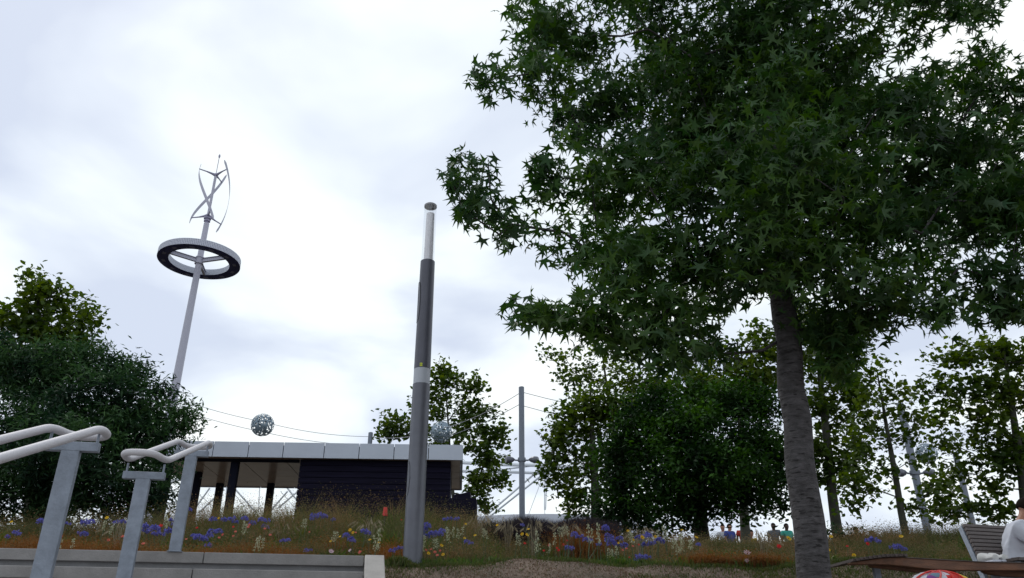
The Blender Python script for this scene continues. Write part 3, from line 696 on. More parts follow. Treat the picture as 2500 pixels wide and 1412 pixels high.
# --- the big sweetgum in front
GX = 2.20
def gp(py, px, Y=6.0): return W(px, py, Y)
tr = [((GX-.01, 6, g(6)-.15), .150), ((GX-.01, 6, g(6)+.15), .128), (tuple(gp(1205, 1963)), .112), (tuple(gp(950, 1935)), .104), (tuple(gp(700, 1908)), .094), (tuple(gp(450, 1890)), .075), (tuple(gp(150, 1880)), .05), (tuple(gp(-300, 1870)), .02)]
blobs = [(1440, 60, 190, 90, 6.2), (1290, 50, 70, 70, 6.0), (1215, 180, 55, 60, 5.6, 1.2), (1165, 185, 28, 30, 5.6, 2), (1320, 200, 95, 85, 5.8), (1480, 230, 150, 110, 6.2), (1390, 310, 70, 60, 5.9),
 (1650, 90, 180, 120, 6.6), (1850, 60, 190, 120, 6), (2060, 60, 190, 90, 5.6), (2250, 30, 130, 70, 5.8), (2400, 30, 70, 40, 6),
 (1560, 420, 140, 120, 6.0), (1335, 430, 45, 55, 5.6, 1), (1310, 395, 20, 20, 5.6, 3), (1430, 490, 90, 80, 5.8), (1130, 400, 38, 40, 5.6, 1.0), (1185, 400, 22, 22, 5.6, 1.5), (1095, 440, 25, 25, 5.6, 1.3), (1150, 490, 48, 45, 5.6, 1), (1120, 525, 30, 22, 5.6, 1.3), (1210, 510, 60, 42, 5.6, 1.5),
 (1270, 560, 75, 50, 5.6, 1.3), (1390, 590, 100, 75, 5.6), (1500, 620, 110, 80, 5.6), (1660, 590, 160, 130, 5.8), (1520, 720, 110, 60, 5.5), (1265, 755, 33, 30, 5.5, 1.3), (1310, 770, 45, 34, 5.5, 1), (1380, 760, 60, 45, 5.5, 1.3),
 (1480, 800, 70, 55, 5.5), (1570, 830, 75, 60, 5.6), (1650, 870, 60, 50, 5.6), (1720, 800, 80, 70, 5.8), (1620, 740, 110, 70, 5.7), (1780, 860, 50, 40, 5.9), (1740, 690, 110, 70, 6.2),
 (1780, 250, 200, 170, 6.3), (1850, 430, 220, 150, 5.7), (1830, 590, 150, 80, 5.3), (2050, 300, 200, 170, 6.3), (2060, 480, 190, 150, 5.4), (2030, 400, 70, 90, 4.9, 1.5), (2120, 640, 170, 100, 5.5), (2010, 700, 110, 60, 5.9), (2045, 850, 50, 75, 5.9, 1.1), (2120, 760, 80, 50, 5.7),
 (2240, 240, 110, 80, 6.3), (2280, 400, 150, 110, 6.2), (2300, 560, 150, 110, 5.8), (2250, 720, 110, 60, 5.6), (2290, 770, 40, 30, 5.4, 1.5), (2390, 690, 110, 70, 5.6), (2420, 500, 90, 100, 5.8), (2450, 340, 60, 70, 6), (2430, 250, 70, 60, 6), (2400, 130, 45, 50, 6.2), (2470, 720, 60, 60, 5.7),
 (1900, 620, 130, 60, 6.8), (1900, 500, 110, 90, 5.0), (1870, 640, 80, 45, 5.2), (1930, 350, 90, 90, 4.9), (1890, 200, 110, 80, 5.4), (2470, 450, 90, 120, 5.4), (2480, 620, 80, 90, 5.6), (2490, 230, 60, 60, 5.8), (2380, 330, 110, 70, 5.7), (2200, 300, 130, 70, 5.6), (2500, 760, 60, 40, 5.6), (1990, 800, 50, 50, 6.0), (2060, 790, 70, 60, 5.9), (2040, 900, 36, 40, 5.9, 1.3), (1700, 350, 160, 140, 7.2), (1950, 250, 250, 200, 7.4, .6), (2200, 500, 200, 150, 7.2, .6),
 (1700, -150, 250, 150, 6.5, .7), (2000, -200, 260, 180, 6, .7), (2300, -120, 200, 120, 6, .7), (2650, 300, 140, 200, 6, .7), (2640, 600, 120, 130, 5.8, .7), (1950, -450, 220, 150, 6, .7)]
CL = blob_clusters(blobs, 60, 1.1)
root, P, R_ = tree('sweetgum_tree', 'big dark sweetgum tree with star shaped leaves and bare grey trunk in the right foreground', 'tree', None, tr, CL, 58, None, 0, .14, None, M['bark_gum'], tip_r=.0035, from_h=.56, expo=.40, droop=.08, maxr=.05, upb=.5, rnd=.8, trunk_sides=32)
def inpoly(x, y, poly):
    c = np.zeros(len(x), bool); n_ = len(poly)
    for i in range(n_):
        x0, y0 = poly[i]; x1, y1 = poly[(i+1) % n_]
        if y0 == y1: continue
        h = ((y0 > y) != (y1 > y)) & (x < (x1-x0)*(y-y0)/(y1-y0)+x0); c ^= h
    return c
CROWN = [(1215,-2000),(1232,-40),(1222,60),(1245,115),(1185,138),(1142,165),(1142,195),(1180,215),(1168,240),(1187,262),(1215,238),(1250,258),(1268,305),(1310,298),(1350,330),(1382,385),(1425,380),(1428,410),(1395,420),(1370,400),(1330,378),(1300,385),(1293,440),(1278,490),(1262,515),(1236,482),(1216,480),(1185,455),(1210,410),(1190,385),(1165,405),(1150,365),(1115,352),(1100,375),(1100,410),(1072,428),(1075,440),(1100,455),(1105,500),(1098,530),(1140,550),(1190,545),(1192,590),(1240,612),(1290,605),(1335,650),(1385,670),(1400,700),(1370,735),(1320,722),(1270,732),(1237,750),(1245,788),(1280,808),(1340,798),(1380,805),(1410,845),(1440,850),(1480,875),(1540,875),(1580,905),(1640,930),(1680,920),(1700,885),(1755,900),(1795,855),(1765,800),(1800,770),(1838,735),(1868,712),(1888,750),(1895,800),(1945,800),(1990,845),(2005,905),(2050,940),(2088,900),(2108,840),(2150,815),(2200,795),(2240,788),(2280,795),(2300,820),(2328,782),(2370,770),(2420,785),(2480,785),(2600,800),(3300,900),(3300,-2000)]
jx, jy = rng.normal(size=len(P))*12, rng.normal(size=len(P))*12
px_, py_, dp_ = proj(P)
kk = inpoly(px_+jx, py_+jy, CROWN)
for x_, y_, a_, b_, an in ((2205, 160, 75, 26, -.35), (2310, 115, 52, 36, -.6), (2095, 195, 36, 13, -.2), (2485, 55, 48, 62, 0), (2415, 412, 36, 22, -.7), (2478, 365, 22, 12, -.5), (2350, 70, 20, 22, -.7)):
    dx_, dy_ = px_+jx-x_, py_+jy-y_; c_, s_ = math.cos(an), math.sin(an)
    kk &= ~((((dx_*c_+dy_*s_)/a_)**2+((-dx_*s_+dy_*c_)/b_)**2) < 1)
kk &= ~((px_ < 1290) & (rng.random(len(P)) < .42)) & ~((px_ < 1420) & (rng.random(len(P)) < .15))
P, R_ = P[kk], R_[kk]
px_, py_, dp_ = proj(P)
# keep the real sky openings of the crown
def sky_gap(px_, py_, gaps):
    k = np.ones(len(px_), bool)
    for x_, y_, a, b in gaps:
        d = ((px_-x_)/a)**2+((py_-y_)/b)**2; k &= ~(d < rng.uniform(.6, 1.1, len(px_)))
    return k
print('sweetgum leaves', len(P))
vis = (px_ > 1000) & (px_ < 2490) & (py_ > 5) & (py_ < 1400)
order = np.where(vis)[0][np.argsort(dp_[vis])][:300]
rest = np.ones(len(P), bool); rest[order] = False
K = 4; tm = [star_leaf(.34, i) for i in range(K)]
grp = rng.integers(0, K, len(P)); VV = []; TT = []; off = 0
SZ = .132
for k in range(K):
    m_ = rest & (grp == k); v_, t_ = leaf_cloud(P[m_], tm[k], SZ, R_[m_], .4); VV.append(v_); TT.append(t_+off); off += len(v_)
o = link('foliage', tri_mesh('foliage', np.concatenate(VV), np.concatenate(TT), M['leaf_gum']), None, root); setp(o, kind='stuff')
lm_ = [tri_mesh('leaf', tm[k][0], tm[k][1], M['leaf_gum']) for k in range(K)]
for i in order:
    o = bpy.data.objects.new('leaf', lm_[int(grp[i])]); COL.objects.link(o); o.parent = root
    mw = Matrix(R_[i].tolist()).to_4x4(); q = mw.to_quaternion(); o.rotation_mode = 'QUATERNION'; o.rotation_quaternion = q
    o.location = Vector(P[i])-root.location; o.scale = (SZ*random.uniform(.7, 1.3),)*3

# --- background trees
def bg(name, label, group, px, Y, tw, ttop, tpx, blobs, dens, leaves, kind, size, spread, ytk=1., extra=None, from_h=.25, tip=.010, expo=.42, maxr=.07, shell=.0, rnd=.6):
    gy = g(Y); b = W(px, 1200, Y); b.z = gy-.1
    tp = W(tpx, ttop, Y); mid = b.lerp(tp, .5)
    trk = [(tuple(b), tw*1.15), (tuple(b.lerp(tp, .08)), tw), (tuple(mid), tw*.72), (tuple(tp), tw*.15)]
    CL = blob_clusters(blobs, dens*1.5, ytk, shell)
    tmpl = {'plane': plane_leaf(), 'oak': slim_leaf(.24), 'slim': slim_leaf(.13)}[kind]
    lm = {'plane': M['leaf_plane'], 'oak': M['leaf_oak'], 'slim': M['leaf_left']}[kind]
    bk = M['bark_dark'] if kind != 'plane' else M['bark_plane']
    root, P, R_ = tree(name, label, 'tree', group, trk, CL, int(leaves*1.5), None, 0, spread, None, bk, tip_r=tip, from_h=from_h, expo=expo, maxr=maxr, rnd=rnd)
    finish_crown(root, P, R_, tmpl, size, lm); print(name, len(P)); return root
# dark willowy tree at left
bg('dark_leafy_tree', 'dense dark bushy tree with narrow leaves at the left, behind the handrails', None, 120, 15, .13, 900, 150,
   [(60, 930, 110, 90, 15), (180, 900, 90, 70, 15), (270, 880, 70, 55, 14.8), (330, 920, 60, 60, 14.7), (250, 990, 120, 90, 14.3), (90, 1060, 130, 110, 14), (370, 1000, 75, 60, 14.6), (405, 965, 24, 20, 14.6, 2), (380, 1070, 60, 50, 14.5), (425, 1035, 26, 28, 14.5, 1.4), (300, 1100, 120, 100, 14), (120, 1200, 120, 90, 14.2), (330, 1200, 80, 65, 14.3), (20, 1180, 80, 110, 14), (-100, 1050, 130, 150, 14.5, .7), (-30, 880, 90, 70, 15), (220, 1230, 90, 60, 14.2), (400, 1180, 35, 60, 14.8, .8), (375, 1235, 36, 30, 14.6, .8), (436, 1010, 18, 14, 14.5, 2), (452, 1040, 12, 9, 14.5, 3), (140, 1120, 180, 100, 13.2, .8)],
   38, 84, 'slim', .135, .17, .9, from_h=.1, tip=.007)
bg('plane_tree', 'olive green plane tree rising behind the dense dark tree at far left', 'plane trees on the hill', 110, 19, .14, 690, 95,
   [(85, 690, 16, 16, 19, 3), (110, 715, 40, 22, 19, 1.6), (160, 735, 50, 35, 19), (70, 740, 40, 35, 19), (205, 775, 35, 40, 19), (110, 790, 80, 50, 19, .8), (30, 800, 55, 45, 19), (215, 830, 32, 30, 19), (150, 850, 90, 45, 19), (20, 870, 80, 50, 19), (-60, 820, 70, 60, 19), (0, 755, 22, 18, 19, 2)],
   34, 24, 'plane', .14, .2, .9, tip=.008)
bg('plane_tree', 'sparse plane tree with see-through crown behind the pavilion, right of the lamp column', 'plane trees on the hill', 1130, 44, .12, 900, 1085,
   [(1085, 905, 26, 20, 44, 1.8), (1080, 940, 50, 32, 44), (1155, 945, 22, 26, 44, 1.8), (1060, 990, 55, 35, 44, .8), (1150, 995, 45, 35, 44), (960, 1035, 38, 30, 44, 1.3), (1010, 1050, 50, 30, 44), (1195, 1035, 40, 35, 44), (1110, 1065, 70, 35, 44, .6), (1215, 1070, 30, 30, 44, 1.2), (1160, 1105, 50, 35, 44, .8), (1200, 1130, 40, 35, 44, .9), (1160, 1160, 40, 30, 44, .9), (1215, 1175, 28, 22, 44, 1.3), (1165, 1200, 32, 26, 44, 1.1), (1190, 1228, 26, 15, 44, 1.6), (940, 1068, 20, 12, 44, 2)],
   9.5, 20, 'plane', .26, .30, .8, tip=.013, from_h=.2, expo=.38)
bg('plane_tree', 'plane tree with thin trunk and ragged left edge, right of the floodlight mast', 'plane trees on the hill', 1453, 21, .14, 930, 1440,
   [(1395, 1000, 55, 35, 21), (1450, 980, 60, 40, 21), (1375, 1050, 48, 45, 21), (1450, 1060, 60, 50, 21, .8), (1520, 1010, 60, 50, 21), (1370, 1110, 42, 40, 21), (1430, 1130, 60, 45, 21, .8), (1345, 1165, 25, 18, 21, 1.6), (1385, 1180, 42, 28, 21), (1420, 1210, 50, 25, 21, .8), (1510, 1120, 50, 70, 21), (1395, 1240, 22, 15, 21, 2), (1490, 1210, 40, 30, 21, .8)],
   32, 22, 'plane', .14, .19, .9, tip=.006, expo=.40)
bg('airy_tree', 'taller airy tree top showing above the ragged plane tree, right of centre', None, 1530, 24, .12, 860, 1470,
   [(1360, 870, 26, 16, 24, 1.4), (1380, 910, 40, 22, 24, .8), (1440, 890, 60, 35, 24, .55), (1500, 900, 60, 45, 24, .55), (1440, 950, 60, 30, 24, .6), (1540, 950, 60, 40, 24, .7), (1600, 930, 50, 35, 24, .8)],
   26, 22, 'plane', .135, .22, .9, tip=.006, from_h=.3)
bg('evergreen_tree', 'big dense dark evergreen tree in the middle, people sitting under its low branches', None, 1700, 17, .17, 1040, 1700,
   [(1640, 1010, 90, 45, 17), (1750, 1000, 90, 45, 17), (1850, 1000, 60, 40, 17), (1560, 1060, 70, 50, 16.6), (1700, 1080, 130, 70, 16), (1860, 1080, 70, 60, 16.6), (1530, 1140, 55, 60, 16.5), (1640, 1160, 110, 70, 15.8), (1780, 1150, 110, 70, 15.8), (1880, 1160, 50, 50, 16.5), (1520, 1220, 45, 50, 16.5), (1600, 1240, 80, 40, 16), (1720, 1230, 90, 35, 16), (1830, 1220, 60, 30, 16.2), (1895, 1215, 30, 20, 16.2), (1540, 1275, 45, 30, 16.2), (1620, 1285, 60, 22, 16, .8), (1590, 1010, 40, 30, 17), (1480, 1110, 22, 16, 16.5, 2), (1500, 1180, 20, 14, 16.5, 2), (1610, 965, 24, 14, 17, 2), (1700, 955, 26, 14, 17, 2), (1800, 952, 30, 14, 17, 2), (1925, 1130, 18, 22, 16.6, 2), (1475, 1250, 18, 14, 16.3, 2)],
   42, 84, 'oak', .12, .22, 1., from_h=.15, tip=.007)
bg('plane_tree', 'bright green plane tree crown showing between the evergreen and the sweetgum trunk', 'plane trees on the hill', 1800, 25, .16, 830, 1800,
   [(1700, 930, 70, 40, 25), (1790, 900, 70, 55, 25), (1870, 880, 55, 60, 25), (1850, 950, 70, 50, 25), (1620, 950, 50, 30, 25, .8), (1760, 970, 90, 40, 25), (1560, 960, 50, 30, 25, .8), (1870, 820, 40, 40, 25)],
   19, 24, 'plane', .17, .24, .9)
bg('plane_tree', 'plane tree with straight bare trunk just right of the sweetgum trunk', 'plane trees on the hill', 2022, 17, .115, 760, 1985,
   [(1985, 790, 60, 50, 17), (2060, 830, 55, 50, 17), (1990, 880, 70, 55, 17), (2080, 930, 60, 50, 17), (2000, 970, 60, 50, 17, .9), (2090, 1010, 55, 45, 17, .9), (2020, 1060, 60, 50, 17, .9), (2090, 1090, 40, 40, 17), (2040, 1130, 60, 35, 17), (2010, 1165, 30, 18, 17, 1.3), (2080, 1165, 30, 18, 17, 1.3), (1960, 1100, 35, 50, 17)],
   42, 23, 'plane', .125, .17, .9, tip=.006, from_h=.45)
bg('plane_tree', 'young plane tree with fanned bare lower branches left of the leaning mast', 'plane trees on the hill', 2187, 13, .06, 900, 2140,
   [(2150, 905, 45, 30, 13, 1.1), (2110, 950, 50, 35, 13), (2190, 950, 40, 40, 13), (2140, 1000, 60, 35, 13), (2210, 1010, 50, 40, 13), (2110, 1060, 50, 30, 13, .8), (2180, 1070, 50, 30, 13, .8), (2090, 1110, 40, 25, 13, .8), (2240, 1080, 40, 30, 13), (2250, 1130, 45, 25, 13, .7), (2070, 1180, 30, 16, 13, .6), (2110, 1160, 35, 22, 13, .6), (2080, 1225, 18, 12, 13, 1), (2120, 1200, 25, 18, 13, .5), (2150, 1150, 40, 22, 13, .4), (2260, 1190, 30, 20, 13, .5), (2230, 1240, 18, 10, 13, .7), (2300, 1210, 26, 12, 13, .6), (2310, 1250, 18, 8, 13, .6)],
   62, 16, 'plane', .09, .12, .9, tip=.0042, from_h=.06, expo=.40)
bg('plane_tree', 'wide plane tree at the right edge above the slatted bench', 'plane trees on the hill', 2482, 14, .10, 850, 2450,
   [(2330, 870, 60, 35, 14), (2420, 850, 70, 40, 14), (2490, 880, 60, 60, 14), (2280, 930, 45, 40, 14, .9), (2370, 950, 70, 50, 14), (2460, 970, 60, 60, 14), (2310, 1010, 50, 40, 14), (2390, 1040, 60, 50, 14), (2470, 1070, 60, 50, 14), (2320, 1080, 45, 35, 14), (2400, 1120, 60, 40, 14), (2340, 1150, 45, 30, 14), (2480, 1140, 50, 30, 14), (2420, 1190, 40, 16, 14, .7), (2390, 1235, 35, 12, 14, .7), (2440, 1245, 25, 8, 14, .7), (2600, 950, 90, 130, 14, .7), (2290, 1180, 30, 18, 14, .8), (2320, 1250, 20, 8, 14, .8)],
   50, 24, 'plane', .105, .14, .9, tip=.005, from_h=.2)
bg('small_shrub', 'low leafy green shrub at the foot of the bare trunk right of the sweetgum', None, 2060, 12.5, .03, 1300, 2060,
   [(2040, 1300, 40, 20, 12.5), (2080, 1310, 36, 18, 12.5), (2010, 1310, 20, 16, 12.5)], 150, 26, 'slim', .09, .1, .8, tip=.004)

# ------------------------------------------------------------------ lawn blades and flower bed cover (nobody could count them)
def blades(name, P, H, wd, lean, m, bend=.5, seg=2, kind='stuff', updir=None):
    """P (n,3) roots, H heights, wd widths: curved tapering blades"""
    n = len(P); a = rng.uniform(0, 2*math.pi, n); d = np.stack([np.cos(a), np.sin(a), np.zeros(n)], 1)
    side = np.stack([-np.sin(a), np.cos(a), np.zeros(n)], 1); b2 = rng.uniform(0, 2*math.pi, n)
    side = np.stack([np.cos(b2), np.sin(b2), np.zeros(n)], 1)
    ln = rng.uniform(.2, 1, n)*lean
    mid = P + d*(H*ln*.3)[:, None]; mid[:, 2] += H*.6
    tip = P + d*(H*ln)[:, None]; tip[:, 2] += H*(1-bend*ln*.6)
    w2 = (wd/2)[:, None]
    V = np.stack([P-side*w2, P+side*w2, mid-side*w2*.8, mid+side*w2*.8, tip], 1)
    T = np.array([(0, 1, 3), (0, 3, 2), (2, 3, 4)])[None]+(np.arange(n)*5)[:, None, None]
    o = link(name, tri_mesh(name, V.reshape(-1, 3), T.reshape(-1, 3), m)); setp(o, kind=kind); return o, tip
def gz(x, y): return np.interp(y, GY, GZ)+EYE
def bmp(x, y): return .035*np.sin(x*1.7+y*.9)+.02*np.sin(x*4.1-y*3.1+1)+.012*np.sin(x*9+y*7)
def fnoise(x, y, s, seed=0):
    r_ = np.random.default_rng(seed); o = 0
    for k in range(5):
        fx, fy, p = r_.normal(size=2)[0]*s*(1+.6*k), r_.normal()*s*(1+.6*k), r_.uniform(0, 6.3)
        o = o+np.sin(x*fx+y*fy+p)/(1+.4*k)
    return o/2
M['grass'] = leaf_mat('lawn_blade', [(.030, .055, .014), (.050, .080, .020), (.080, .100, .030), (.11, .095, .045)], .6, .3, spec=.2)
M['straw'] = leaf_mat('straw_blade', [(.10, .065, .045), (.16, .11, .075), (.22, .16, .11), (.07, .07, .03)], .8, .2, spec=.15)
M['feather'] = leaf_mat('feathery_blade', [(.075, .072, .035), (.14, .115, .065), (.21, .165, .105), (.095, .10, .04)], .8, .35, spec=.15, patch=(1.1, (.6, .75, .6), (1.3, 1.1, 1.05)))
M['bronze'] = leaf_mat('bronze_blade', [(.12, .058, .024), (.18, .088, .036), (.24, .13, .058), (.13, .095, .04)], .8, .35, spec=.15)
M['green'] = leaf_mat('green_blade', [(.028, .060, .016), (.050, .095, .024), (.075, .125, .032), (.12, .14, .04)], .6, .35, spec=.2)
M['dusk'] = leaf_mat('dark_blade', [(.018, .014, .020), (.030, .024, .030), (.050, .042, .040)], .8, .2, spec=.1)
def inst_np(x, y):
    dx_, dy_ = x-O0.x, y-O0.y; u = dx_*EX.x+dy_*EX.y; s_ = dx_*NX.x+dy_*NX.y
    return (u < .22) & (s_ < 1.15)
# lawn : short blades, dense along the crest, thin on the worn slope
n = 150000
x = rng.uniform(-1.6, 6.5, n); y = rng.uniform(6.6, 8.75, n)
wear = fnoise(x, y*2, 1.6, 4)
crest = np.exp(-((y-8.36)/.16)**2)
pr = np.clip(.05+crest*1.0+np.clip(wear*.4, -.1, .3)+(y > 8.3)*.4+np.clip((x-1.3)*.4, 0, .6)+np.clip(-x-.75, 0, 1)*1.2, .03, 1)
k = (rng.random(n) < pr) & ~inst_np(x, y)
x, y = x[k], y[k]
h = rng.uniform(.012, .035, len(x))*(1+.9*np.exp(-((y-8.3)/.25)**2))
blades('lawn_grass', np.stack([x, y, gz(x, y)+bmp(x, y)-.004], 1), h, rng.uniform(.004, .009, len(x)), .9, M['grass'])
n = 60000
x = rng.uniform(-1.6, 6.5, n); y = rng.uniform(6.8, 8.3, n); k = ~inst_np(x, y) & (rng.random(n) < np.clip(.9-(x-1.3)*.25, .15, 1)); x, y = x[k], y[k]
blades('dry_grass', np.stack([x, y, gz(x, y)+bmp(x, y)-.004], 1), rng.uniform(.006, .022, len(x)), rng.uniform(.004, .010, len(x)), 1.6, M['straw'])
# green tuft at the lamp column foot
n = 2600; a = rng.normal(size=n)*.10; b = rng.normal(size=n)*.06; x = LX-.11+a; y = 8.33+b
blades('grass_tuft', np.stack([x, y, gz(x, y)], 1), rng.uniform(.05, .13, n)*np.exp(-(a/.16)**2), rng.uniform(.004, .008, n), .8, M['grass'])

# bed cover. envelope of plant tops as seen over the crest, by world x at y=12
def env(x, y):
    px = 1250+F*x/(y*1.0)
    return np.interp(px, [-200, 350, 480, 560, 760, 1000, 1150, 1230, 1450, 1700, 1950, 2050, 2300, 2600], [.58, .64, .72, .84, .88, .84, .78, .32, .30, .24, .22, .36, .46, .42])
def bed_pts(n, y0, y1, x0=-9, x1=8.5, pw=1.0):
    y = y0+(y1-y0)*rng.random(n)**pw; x = rng.uniform(x0, x1, n)*(y/13)
    k = ~inst_np(x, y) & (np.hypot(x-LX, y-LY) > .16) & ~((x > 3.2) & (x < 9) & (y < 8.6)); return x[k], y[k]
def hgt(x, y, lo=.16):
    t_ = np.clip((y-8.4)/4.0, 0, 1)
    return (lo+(env(x, y)-lo)*t_)
def zonef(x, y, seed, sx=1.): return fnoise(x*sx, y, 1.3, seed)
# 1 green under-storey
x, y = bed_pts(42000, 8.35, 13.2, pw=1.15); h = hgt(x, y, .14)*rng.uniform(.35, .95, len(x))
k = zonef(x, y, 11) > -.55; x, y, h = x[k], y[k], h[k]
blades('green_foliage', np.stack([x, y, gz(x, y)-.02], 1), h, rng.uniform(.006, .014, len(x)), .55, M['green'])
# broad leaved green clumps standing in the front of the bed
cx, cy = bed_pts(260, 8.45, 11.2, pw=1.2); per = 60
a = rng.uniform(0, 6.283, len(cx)*per); q = np.abs(rng.normal(size=len(a)))*.09
x = np.repeat(cx, per)+np.cos(a)*q; y = np.repeat(cy, per)+np.sin(a)*q; k = ~inst_np(x, y) & (y > 8.42); x, y = x[k], y[k]
hk = np.repeat(rng.uniform(.7, 1.3, len(cx)), per)[k]; h = hgt(x, y, .15)*hk*rng.uniform(.5, 1, len(x))
blades('leafy_clumps', np.stack([x, y, gz(x, y)-.02], 1), h, rng.uniform(.012, .028, len(x)), .8, M['green'], bend=.8)
# 2 feathery brown grass, most of it towards the top of the bank
def tussock(nc, per, y0, y1, r, pw=.75):
    cx, cy = bed_pts(nc, y0, y1, pw=pw); hk = np.repeat(rng.uniform(.62, 1.12, len(cx)), per)
    a = rng.uniform(0, 6.283, len(cx)*per); q = np.abs(rng.normal(size=len(a)))*r
    return np.repeat(cx, per)+np.cos(a)*q, np.repeat(cy, per)+np.sin(a)*q, hk, np.repeat(rng.random(len(cx)), per)
x, y, hk, ck = tussock(1050, 95, 8.8, 13.4, .10); h = hgt(x, y, .18)*hk*rng.uniform(.7, 1.1, len(x)); k = ~inst_np(x, y) & (y > 8.5); x, y, h = x[k], y[k], h[k]*(1+.12*fnoise(x, y, 3, 2))
k = (zonef(x, y, 5) > -.5) | (y > 11.3); x, y, h = x[k], y[k], h[k]
o, tip = blades('feathery_grass', np.stack([x, y, gz(x, y)-.02], 1), h, rng.uniform(.003, .007, len(x)), .75, M['feather'])
# seed heads: clouds of specks round the blade tips
sel = tip[rng.random(len(tip)) < .45]; P = np.repeat(sel, 5, 0)+rng.normal(size=(len(sel)*5, 3))*np.array([.045, .045, .05])
P[:, 2] += .01
V_, T_ = leaf_cloud(P, slim_leaf(.30), .016, None, .5); o = link('seed_heads', tri_mesh('seed_heads', V_, T_, M['feather'])); setp(o, kind='stuff')
# 3 bronze carpets in the foreground
bz = [(60, 1308, 120), (150, 1318, 90), (230, 1318, 100), (20, 1320, 60), (380, 1325, 60), (130, 1300, 60), (300, 1318, 60), (560, 1325, 70), (650, 1322, 70), (700, 1335, 60), (960, 1312, 40), (955, 1330, 30), (1420, 1275, 60), (1720, 1352, 60), (1780, 1360, 60), (1850, 1352, 60), (1880, 1362, 40), (500, 1340, 40), (820, 1300, 40)]
X_, Y_, H_ = [], [], []
for px, py, r in bz:
    Yb = 8.75+(1345-py)/100*3.0; m_ = MPP(px, py, Yb); n = int(30*r); xx = (px-1250)*m_+rng.normal(size=n)*r*m_*.45; yy = Yb+rng.normal(size=n)*.22
    k = ~inst_np(xx, yy) & (yy > 8.38); X_.append(xx[k]); Y_.append(yy[k]); zt5 = np.array([W(px, py-14, q).z for q in yy[k]]); H_.append(np.clip((zt5-gz(xx[k], yy[k]))*rng.uniform(.5, 1.1, k.sum()), .1, .6))
x, y = np.concatenate(X_), np.concatenate(Y_)
zc = W(1250, 1325, 1).z
h = np.concatenate(H_)
o, tip = blades('bronze_sedge', np.stack([x, y, gz(x, y)-.01], 1), h, rng.uniform(.003, .006, len(x)), 1.1, M['bronze'], bend=.9)
P = np.repeat(tip[::2], 3, 0); P = P+rng.normal(size=P.shape)*.03
V_, T_ = leaf_cloud(P, slim_leaf(.30), .014, None, .5); o = link('bronze_seed_heads', tri_mesh('bronze_seed_heads', V_, T_, M['bronze'])); setp(o, kind='stuff')
# 4 dark purple-black grass band on the crest between the pavilion and the evergreen, and behind
n = 30000; y = rng.uniform(11.9, 13.8, n); x = (rng.uniform(1185, 1500, n)-1250)/1935*y
h = (.46+.04*np.sin(x*7))*rng.uniform(.75, 1.25, n)
k = rng.random(n) < .9
blades('dark_grass', np.stack([x, y, gz(x, y)-.02], 1)[k], h[k], rng.uniform(.006, .012, k.sum()), .35, M['dusk'])
n = 26000; y = rng.uniform(12.6, 15, n); x = rng.uniform(-12, 11, n); k = (x < -.9) | (x > 3.3); x, y = x[k], y[k]
blades('far_feathery_grass', np.stack([x, y, gz(x, y)-.02], 1), env(x, y)*rng.uniform(.4, .8, len(x)), rng.uniform(.004, .008, len(x)), .6, M['feather'])
# arching pale grass clumps that read singly
M['pale'] = leaf_mat('pale_straw', [(.20, .17, .11), (.30, .26, .18), (.36, .32, .24)], .8, .3, spec=.1)
def arching(px, py, Y, hpx, label, n=26):
    P0 = W(px, py, Y); zg = g(Y); h = P0.z-zg
    if h < .12: h = .3
    root = empty('arching_grass', (P0.x, Y, zg), label, 'grass clump', 'pale arching grasses in the bed')
    mb = MB(); mh = MB()
    for i in range(n):
        a = random.uniform(0, 6.28); r = random.uniform(.05, .28)*h*1.2; hh = h*random.uniform(.75, 1.05)
        b = Vector((P0.x+random.gauss(0, .02), Y+random.gauss(0, .02), zg)); d = Vector((math.cos(a), math.sin(a), 0))
        pts = [b, b+d*r*.2+UZ*hh*.55, b+d*r*.6+UZ*hh*.92, b+d*r*1.1+UZ*hh, b+d*r*1.6+UZ*hh*.9]
        mb.tube(pts, [.003, .0025, .002, .0015, .001], 3)
        if i % 2 == 0:
            for k in range(7):
                t_ = k/6; q = pts[3].lerp(pts[4], t_)-UZ*.012; s_ = .010
                mh.add([q+Vector((-s_*.5, 0, 0)), q+Vector((s_*.5, 0, 0)), q-UZ*.03], [(0, 1, 2)])
    mb.build('stem', M['pale'], root); mh.build('seed_head', M['pale'], root)
for a in ((300, 1262, 10, 30, 'pale arching grass clump between the two front handrail posts'), (905, 1268, 10.4, 30, 'pale drooping grass heads just left of the lamp column'),
          (1240, 1262, 11, 30, 'pale arching grass clump below the floodlight mast'), (1300, 1268, 10.5, 30, 'pale grass clump right of the floodlight mast, tallest of the arching ones'),
          (1170, 1255, 11.5, 30, 'buff arching grass by the right end of the dark counter'), (1560, 1285, 10, 20, 'pale grass stalks in front of the evergreen tree'), (1855, 1298, 9.5, 20, 'nodding pale grass head left of the sweetgum trunk', ),
          (690, 1275, 10.8, 20, 'buff grass clump below the pavilion columns'), (1390, 1275, 10.6, 20, 'straw coloured upright grass left of the white flower spires')): arching(*a)

